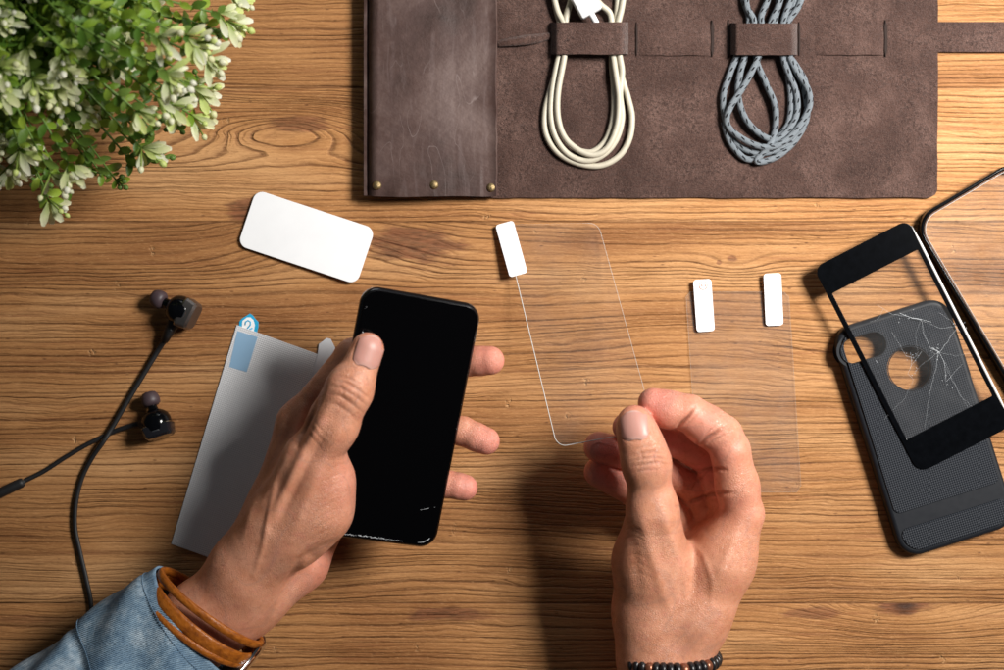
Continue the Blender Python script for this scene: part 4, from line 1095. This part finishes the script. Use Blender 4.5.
def earbud(tip, plate_end, tip_z, end_z, relief, cap):
    A = P(*tip, tip_z); B = P(*plate_end, end_z); d = B - A; Lb = d.length
    Mx = axisM(A, d)
    mb = MB(); lathe(mb, [(.0026, Lb * .22), (.0030, Lb * .34), (.0056, Lb * .40), (.0078, Lb * .48), (.0088, Lb * .60), (.0088, Lb * .74), (.0080, Lb * .86), (.0060, Lb * .93), (.0004, Lb * .94)], Mx, 32)
    bud = mb.build('earbud', M['black'], ep, angle=45)
    mb = MB(); lathe(mb, [(.0022, -.0024), (.0040, -.0019), (.0051, .0000), (.0056, .0026), (.0053, .0046), (.0040, .0060), (.0026, .0062)], Mx, 28); mb.build('ear_tip', M['silicone'], bud)
    mb = MB(); lathe(mb, [(.0070, Lb * .855), (.0077, Lb * .870), (.0077, Lb * .895), (.0070, Lb * .91)], Mx, 32); mb.build('trim_ring', M['steel'], bud, angle=40)
    # faceted metal cap: a rounded block lofted along the bud's axis
    def loft(secs, name, mat):
        mb = MB(); v = []; f = []; n_ = None
        for (t, w_, h_, r_) in secs:
            o2 = rrect(w_, h_, r_, 3); n_ = len(o2); v += [Mx @ Vector((q[0], q[1], Lb * t)) for q in o2]
        for i in range(len(secs) - 1):
            for k in range(n_): k2 = (k + 1) % n_; f.append((i * n_ + k, i * n_ + k2, (i + 1) * n_ + k2, (i + 1) * n_ + k))
        f.append(tuple(range(n_))[::-1]); f.append(tuple((len(secs) - 1) * n_ + k for k in range(n_)))
        mb.add(v, f); return mb.build(name, mat, bud, angle=25)
    loft([(.66, .0120, .0120, .005), (.735, .0180, .0150, .0035), (.755, .0184, .0152, .0035)], 'bezel', M['steel_d'])
    loft([(.756, .0180, .0150, .0035), (.77, .0184, .0154, .0036), (.98, .0168, .0142, .0036), (1.03, .0140, .0116, .003)], 'metal_cap', M[cap])
    s0 = A + d * .66; s1 = P(*relief[0], relief[1]); s2 = s1 + (s1 - s0) * .35
    mb = MB(); tube(mb, [s0, s0.lerp(s1, .5), s1], [.0044, .0036, .0024], 12); mb.build('strain_relief', M['rubber'], bud)
    return bud
earbud((155.5, 297.5), (193.5, 317), .0072, .0115, ((164, 341), .006), 'gun')
earbud((149.5, 396), (160.5, 436), .0070, .0105, ((140, 424), .0048), 'gloss')

# ---------------------------------------------------------------- sleeve and bracelets
def frame(axis):
    a = axis.normalized(); s = a.cross(Vector((0, 0, 1))).normalized(); u = s.cross(a); return a, s, u
wr = Pm(208, 607, 46); el = Pm(84, 700, 44); ax, sd, up = frame(el - wr)
c0 = Pm(199, 620, 44)
def sl(t, a, off=0.):
    c = c0 + ax * (t * .17)
    w = .0385 + .004 * t + off; hgt = .0335 + .006 * t + off
    f = .0016 * math.sin(a * 3 + t * 9) + .0013 * math.sin(a * 5 - t * 21 + 1) + .0022 * mnoise.noise(Vector((math.cos(a) * 1.6, math.sin(a) * 1.6, t * 7)))
    if t < .05: f *= .5
    bulge = .0012 * math.sin(min(1, t / .30) * math.pi) - .0020 * math.exp(-((t - .34) / .02) ** 2)
    return c + sd * (math.cos(a) * (w + f + bulge)) + up * (math.sin(a) * (hgt + f + bulge))
mb = MB(); v = []; f = []; uv = []; na, ntt = 96, 90
for i in range(ntt + 1):
    for k in range(na): v.append(sl(i / ntt, 2 * math.pi * k / na))
lip = 4
for i in range(1, lip + 1):
    for k in range(na): v.append(sl(max(0, .0 + .03 * (i / lip) ** 2), 2 * math.pi * k / na, -.0018 * min(1, i / 1.5)))
for i in range(ntt):
    for k in range(na):
        k2 = (k + 1) % na; f.append((i * na + k, i * na + k2, (i + 1) * na + k2, (i + 1) * na + k))
        U0, U1 = k / na, (k + 1) / na; uv.append([(U0, i / ntt + .001), (U1, i / ntt + .001), (U1, (i + 1) / ntt), (U0, (i + 1) / ntt)])
b0 = (ntt + 1) * na; prev = 0
for i in range(lip):
    cur = b0 + i * na
    for k in range(na):
        k2 = (k + 1) % na; f.append((prev + k2, prev + k, cur + k, cur + k2)); uv.append([(.5, .5)] * 4)
    prev = cur
mb.add(v, f, uv)
slv = mb.build('denim_sleeve', M['denim'], LH)
for tt, r_ in ((.045, .00026), (.315, .00030)):
    mb = MB()
    for k in range(0, 130):
        a0 = 2 * math.pi * k / 130; a1 = a0 + 2 * math.pi / 130 * .66
        tube(mb, [sl(tt, a0, .0003), sl(tt, (a0 + a1) / 2, .0005), sl(tt, a1, .0003)], r_, 5)
    mb.build('stitching', M['thread'], slv)
# cuff placket fold edge
mb = MB()
# leather bracelet: two turns and a thin cord
br = thing('leather_bracelet', 'tan leather wrap bracelet on the left wrist above the denim cuff', 'bracelet', Pm(205, 610, 46))
bd = (Pm(252, 647, 48) - Pm(158, 572, 48)).normalized(); bu = Vector((0, 0, 1)); bax = bd.cross(bu).normalized()
def band(cen, rw, rh, wid, th, tilt, name, mat='tan', a0=0, a1=360, n=90, sk=0.):
    v = []; f = []; uv = []; m = 12
    for i in range(n + 1):
        a = R(a0 + (a1 - a0) * i / n)
        c = cen + bd * (math.cos(a) * rw) + bu * (math.sin(a) * rh) + bax * (tilt * math.sin(a) + sk * math.cos(a))
        nrm = (bd * (math.cos(a) / rw) + bu * (math.sin(a) / rh)).normalized()
        for k in range(m):
            t = 2 * math.pi * k / m
            ct, s_ = math.cos(t), math.sin(t)
            v.append(c + bax * (math.copysign(abs(ct) ** .6, ct) * wid / 2) + nrm * (math.copysign(abs(s_) ** .7, s_) * th / 2))
    for i in range(n):
        for k in range(m):
            k2 = (k + 1) % m; f.append((i * m + k, i * m + k2, (i + 1) * m + k2, (i + 1) * m + k)); uv.append([(i / n, k / m + .01), (i / n, (k + 1) / m + .01), ((i + 1) / n, (k + 1) / m + .01), ((i + 1) / n, k / m + .01)])
    f.append(tuple(range(m))); uv.append([(.5, .5)] * m); f.append(tuple(n * m + k for k in range(m))[::-1]); uv.append([(.5, .5)] * m)
    mb = MB(); mb.add(v, f, uv); return mb.build(name, M[mat], br)
bc = Pm(206, 613, 47)
band(bc - bax * .0042, .0345, .0300, .0046, .0032, -.0026, 'leather_strand', sk=-.0012)
band(bc + bax * .0030, .0350, .0303, .0076, .0028, .0006, 'leather_strand', sk=.0006)
band(bc + bax * .0078, .0346, .0306, .0040, .0030, .0016, 'leather_strand', sk=-.0006)
band(bc + bax * .0028, .0374, .0326, .0190, .0030, .0004, 'clasp', 'steel', -25, 14, 20)
# beaded bracelet
bb = thing('beaded_bracelet', 'black and copper beaded bracelet on the right wrist at the bottom edge', 'bracelet', Pm(680, 664, 47))
rs = random.Random(9); NB = 42
for k in range(NB):
    a = 2 * math.pi * k / NB
    cen = Pm(674, 666.5, 69) + Vector((math.cos(a) * .0258, -.002 * math.sin(a), math.sin(a) * .0220 - .0220))
    tg = Vector((-math.sin(a) * .0300, 0, math.cos(a) * .0212)).normalized()
    cop = k in (5, 9, 14, 18, 22)
    mb = MB(); s_ = .0017 if not cop else .0022; r_ = .0042 if not cop else .0038
    lathe(mb, [(.0008, -s_), (r_ * .80, -s_), (r_, -s_ * .45), (r_, s_ * .45), (r_ * .80, s_), (.0008, s_)], axisM(cen, tg), 18)
    o = mb.build('bead', M['bead_c' if cop else 'bead'], bb)
    if cop: o['label'] = 'copper coloured bead'

# ---------------------------------------------------------------- flowering plant, top left
pl_ = thing('potted_plant', 'leafy green potted plant with small cream white flowers in the top left corner', 'plant', P(34, 8))
pc0 = P(34, 8)
mb = MB(); lathe(mb, [(.0001, .0), (.036, .0), (.040, .004), (.047, .050), (.050, .056), (.050, .062), (.045, .062), (.044, .056), (.0001, .055)], Matrix.Translation(pc0), 40); pot = mb.build('pot', M['pot'], pl_, angle=40)
mb = MB(); lathe(mb, [(.0001, .0555), (.043, .0560), (.0430, .0570), (.0001, .058)], Matrix.Translation(pc0), 30); mb.build('soil', M['soil'], pot)
rs = random.Random(21)
leafs = MB(); stems = MB(); petals = []
def leaf(mb, p, d, n, L, w, col, curl=.25, col2=None, prof=(.20, .62, .95, 1., .78, .25)):
    d = d.normalized(); s = d.cross(n)
    if s.length < 1e-4: s = Vector((1, 0, 0))
    s.normalize(); n = s.cross(d); v = []; f = []
    m = len(prof)
    for i in range(m):
        t = i / (m - 1); wv = w / 2 * prof[i]
        c = p + d * (L * t) - n * (L * curl * t * t)
        for k in (-1, 0, 1): v.append(c + s * (wv * k) + n * (abs(k) * wv * .35))
    for i in range(m - 1):
        for k in (0, 1): a = i * 3 + k; f.append((a, a + 1, a + 4, a + 3))
    c2 = col2 or col; at = []
    for i in range(m):
        t = (i / (m - 1)) ** 1.1; at += [tuple(col[q] + (c2[q] - col[q]) * t for q in range(3))] * 3
    mb.add(v, f, None, 0, at)
def bloom(mb, p, d, n, k, sc_=1.):
    cream = lambda: [(.86, .87, .54), (.90, .90, .68), (.70, .80, .28), (.92, .92, .78), (.88, .88, .62)][rs.randrange(5)]
    s = d.cross(n).normalized()
    for i in range(k):
        a = rs.uniform(-1.1, 1.1); e = rs.uniform(-.3, .9)
        dd = (d * math.cos(a) + s * math.sin(a) + n * e).normalized()
        L = rs.uniform(.0075, .0145) * sc_
        leaf(mb, p + dd * .0015, dd, n, L, L * rs.uniform(.26, .40), (.50, .62, .20), rs.uniform(.05, .45), cream(), (.16, .34, .66, 1., .92, .40))
    for i in range(rs.randrange(2, 5)):
        a = rs.uniform(-.9, .9); dd = (d * math.cos(a) + s * math.sin(a) + n * rs.uniform(-.2, .8)).normalized()
        q = p + dd * rs.uniform(.010, .016) * sc_; r_ = rs.uniform(.0013, .0021) * sc_
        c = cream(); v0 = len(mb.v); n0 = len(mb.a)
        tube(mb, [p, p.lerp(q, .5), q], .0005, 4, attr=(.30, .42, .08))
        lathe(mb, [(.0002, -r_), (r_ * .8, -r_ * .6), (r_, 0), (r_ * .8, r_ * .7), (.0002, r_ * 1.3)], axisM(q, dd), 7)
        mb.a[-35:] = [c] * 35
greens = [(.15, .27, .020), (.22, .36, .028), (.08, .185, .020), (.34, .48, .05), (.13, .24, .035), (.28, .42, .05)]
base = pc0 + Vector((0, 0, .058))
def sprig(tip, ctrl=None, dens_=1., flower=True, big=1.):
    mid = ctrl or (base.lerp(tip, .5) + Vector((0, 0, .022 + rs.uniform(0, .018))))
    pts = catmull([base + Vector((rs.uniform(-.022, .022), rs.uniform(-.022, .022), 0)), mid, tip], 11)
    tube(stems, pts, [.0010 - .0005 * i / len(pts) for i in range(len(pts))], 6)
    m = len(pts)
    for i in range(4, m):
        d = (pts[min(i + 1, m - 1)] - pts[i - 1]).normalized(); n = (pts[i] - base).normalized() * .6 + Vector((0, 0, .7)); n = (n - d * n.dot(d)).normalized(); s = d.cross(n)
        ph_ = rs.uniform(0, 3.14)
        if rs.random() > dens_: continue
        for sg in (-1, 1):
            q = s * math.cos(ph_) * sg + n * math.sin(ph_) * sg
            dd = (d * rs.uniform(.3, .9) + q).normalized(); t = i / m
            L = rs.uniform(.0065, .0140) * (1.05 - .35 * t) * big; col = rs.choice(greens)
            if t > .8 and rs.random() < .45: col = (.20, .32, .06)
            leaf(leafs, pts[i], dd, n, L, L * rs.uniform(.45, .62), col, rs.uniform(.05, .45))
    d = (pts[-1] - pts[-2]).normalized(); n = Vector((0, 0, 1)); n = (n - d * n.dot(d)).normalized()
    if flower:
        for _ in range(1 if rs.random() < .5 else 2):
            o = Vector((rs.uniform(-.006, .006), rs.uniform(-.006, .006), rs.uniform(-.003, .003))) if _ else Vector()
            b_ = MB(); bloom(b_, tip + o, d, n, rs.randrange(7, 12)); petals.append(b_)
    else:
        for k in range(4):
            q = tip + Vector((rs.uniform(-.006, .006), rs.uniform(-.006, .006), rs.uniform(-.003, .004)))
            tube(stems, [tip, q], .0005, 4)
            lathe(leafs, [(.0002, -.0016), (.0017, 0), (.0012, .0016), (.0002, .0022)], axisM(q, q - tip), 6); leafs.a[-24:] = [(.16, .28, .06)] * 24
# sprigs whose ends make the outline
for (x, y, z, fl) in ((50, 214, 70, 1), (18, 160, 92, 1), (8, 150, 80, 1), (52, 186, 95, 1), (72, 176, 100, 1), (108, 186, 66, 0), (124, 193, 60, 0), (96, 178, 62, 0), (152, 158, 80, 1), (176, 168, 60, 0), (146, 118, 110, 1), (165, 140, 70, 0), (190, 136, 56, 0),
                      (205, 122, 82, 1), (182, 112, 100, 1), (222, 62, 92, 1), (205, 92, 84, 1), (178, 78, 120, 1), (236, 14, 90, 1), (224, 28, 74, 0), (200, 38, 110, 1), (214, 84, 60, 0), (240, 36, 62, 0), (170, 40, 130, 1), (246, -8, 80, 1), (160, 170, 52, 0), (40, 196, 60, 0), (70, 200, 60, 0), (140, 172, 64, 0), (188, 30, 80, 0), (10, 176, 64, 1), (-20, 170, 70, 1), (198, 106, 62, 0)):
    sprig(Pm(34 + (x - 34) * .91, 8 + (y - 8) * .93, z), None, 1., bool(fl), .92)
# the dome of the plant
for k in range(360):
    th = rs.uniform(0, 2 * math.pi); r_ = math.sqrt(rs.uniform(0, 1))
    R_ = .090
    x = pc0.x + math.cos(th) * r_ * R_; y = pc0.y + math.sin(th) * r_ * R_
    z = .052 + .090 * math.sqrt(max(0, 1 - r_ * r_ * .93)) + rs.uniform(-.022, .008)
    tip = Vector((x, y, z))
    sprig(tip, base.lerp(tip, .5) + Vector((rs.uniform(-.01, .01), rs.uniform(-.01, .01), .014)), .95, rs.random() < .5, 1.08)
stems.build('stems', M['stem'], pl_); leafs.build('foliage', M['leaf'], pl_, attr=True)
petals.sort(key=lambda b: -b.v[0][2])
for b in petals[:100]: b.build('flower_cluster', M['petal'], pl_, attr=True)
if len(petals) > 100:
    r_ = MB()
    for b in petals[100:]: r_.add(b.v, b.f, None, 0, b.a)
    tag(r_.build('flower_clusters', M['petal'], pl_, attr=True), kind='stuff')

# ---------------------------------------------------------------- camera, light
cam_ = bpy.data.cameras.new('camera'); co = bpy.data.objects.new('camera', cam_); COL.objects.link(co)
cam_.lens = 50; cam_.sensor_width = 36; cam_.sensor_fit = 'HORIZONTAL'; cam_.clip_start = .02; cam_.clip_end = 20
co.location = (0, 0, D); co.rotation_euler = (0, 0, 0); sc.camera = co
cam_.dof.use_dof = True; cam_.dof.focus_distance = D - .034; cam_.dof.aperture_fstop = 4.8
la = bpy.data.lights.new('window_softbox', 'AREA'); la.shape = 'SQUARE'; la.size = .33; la.energy = 5.5; la.spread = R(70); la.color = (1., .965, .92)
lo = bpy.data.objects.new('window_softbox', la); COL.objects.link(lo)
lo.location = (.76, .36, .87); lo.rotation_euler = (Vector((0.235, 0.175, 0)) - lo.location).to_track_quat('-Z', 'Y').to_euler()
lb = bpy.data.lights.new('back_strip', 'AREA'); lb.shape = 'RECTANGLE'; lb.size = .50; lb.size_y = .25; lb.energy = 1.3; lb.color = (.95, .97, 1.)
lbo = bpy.data.objects.new('back_strip', lb); COL.objects.link(lbo); lbo.location = (-.02, .95, .34)
lbo.rotation_euler = (Vector((0, 0, .05)) - lbo.location).to_track_quat('-Z', 'Y').to_euler()
w = bpy.data.worlds.new('World'); sc.world = w; w.use_nodes = True
bg = w.node_tree.nodes['Background']; bg.inputs[0].default_value = (.85, .93, 1, 1); bg.inputs[1].default_value = .036
sc.view_settings.view_transform = 'Standard'; sc.view_settings.look = 'None'; sc.view_settings.exposure = 0; sc.view_settings.gamma = 1
sc.cycles.max_bounces = 10; sc.cycles.transparent_max_bounces = 16
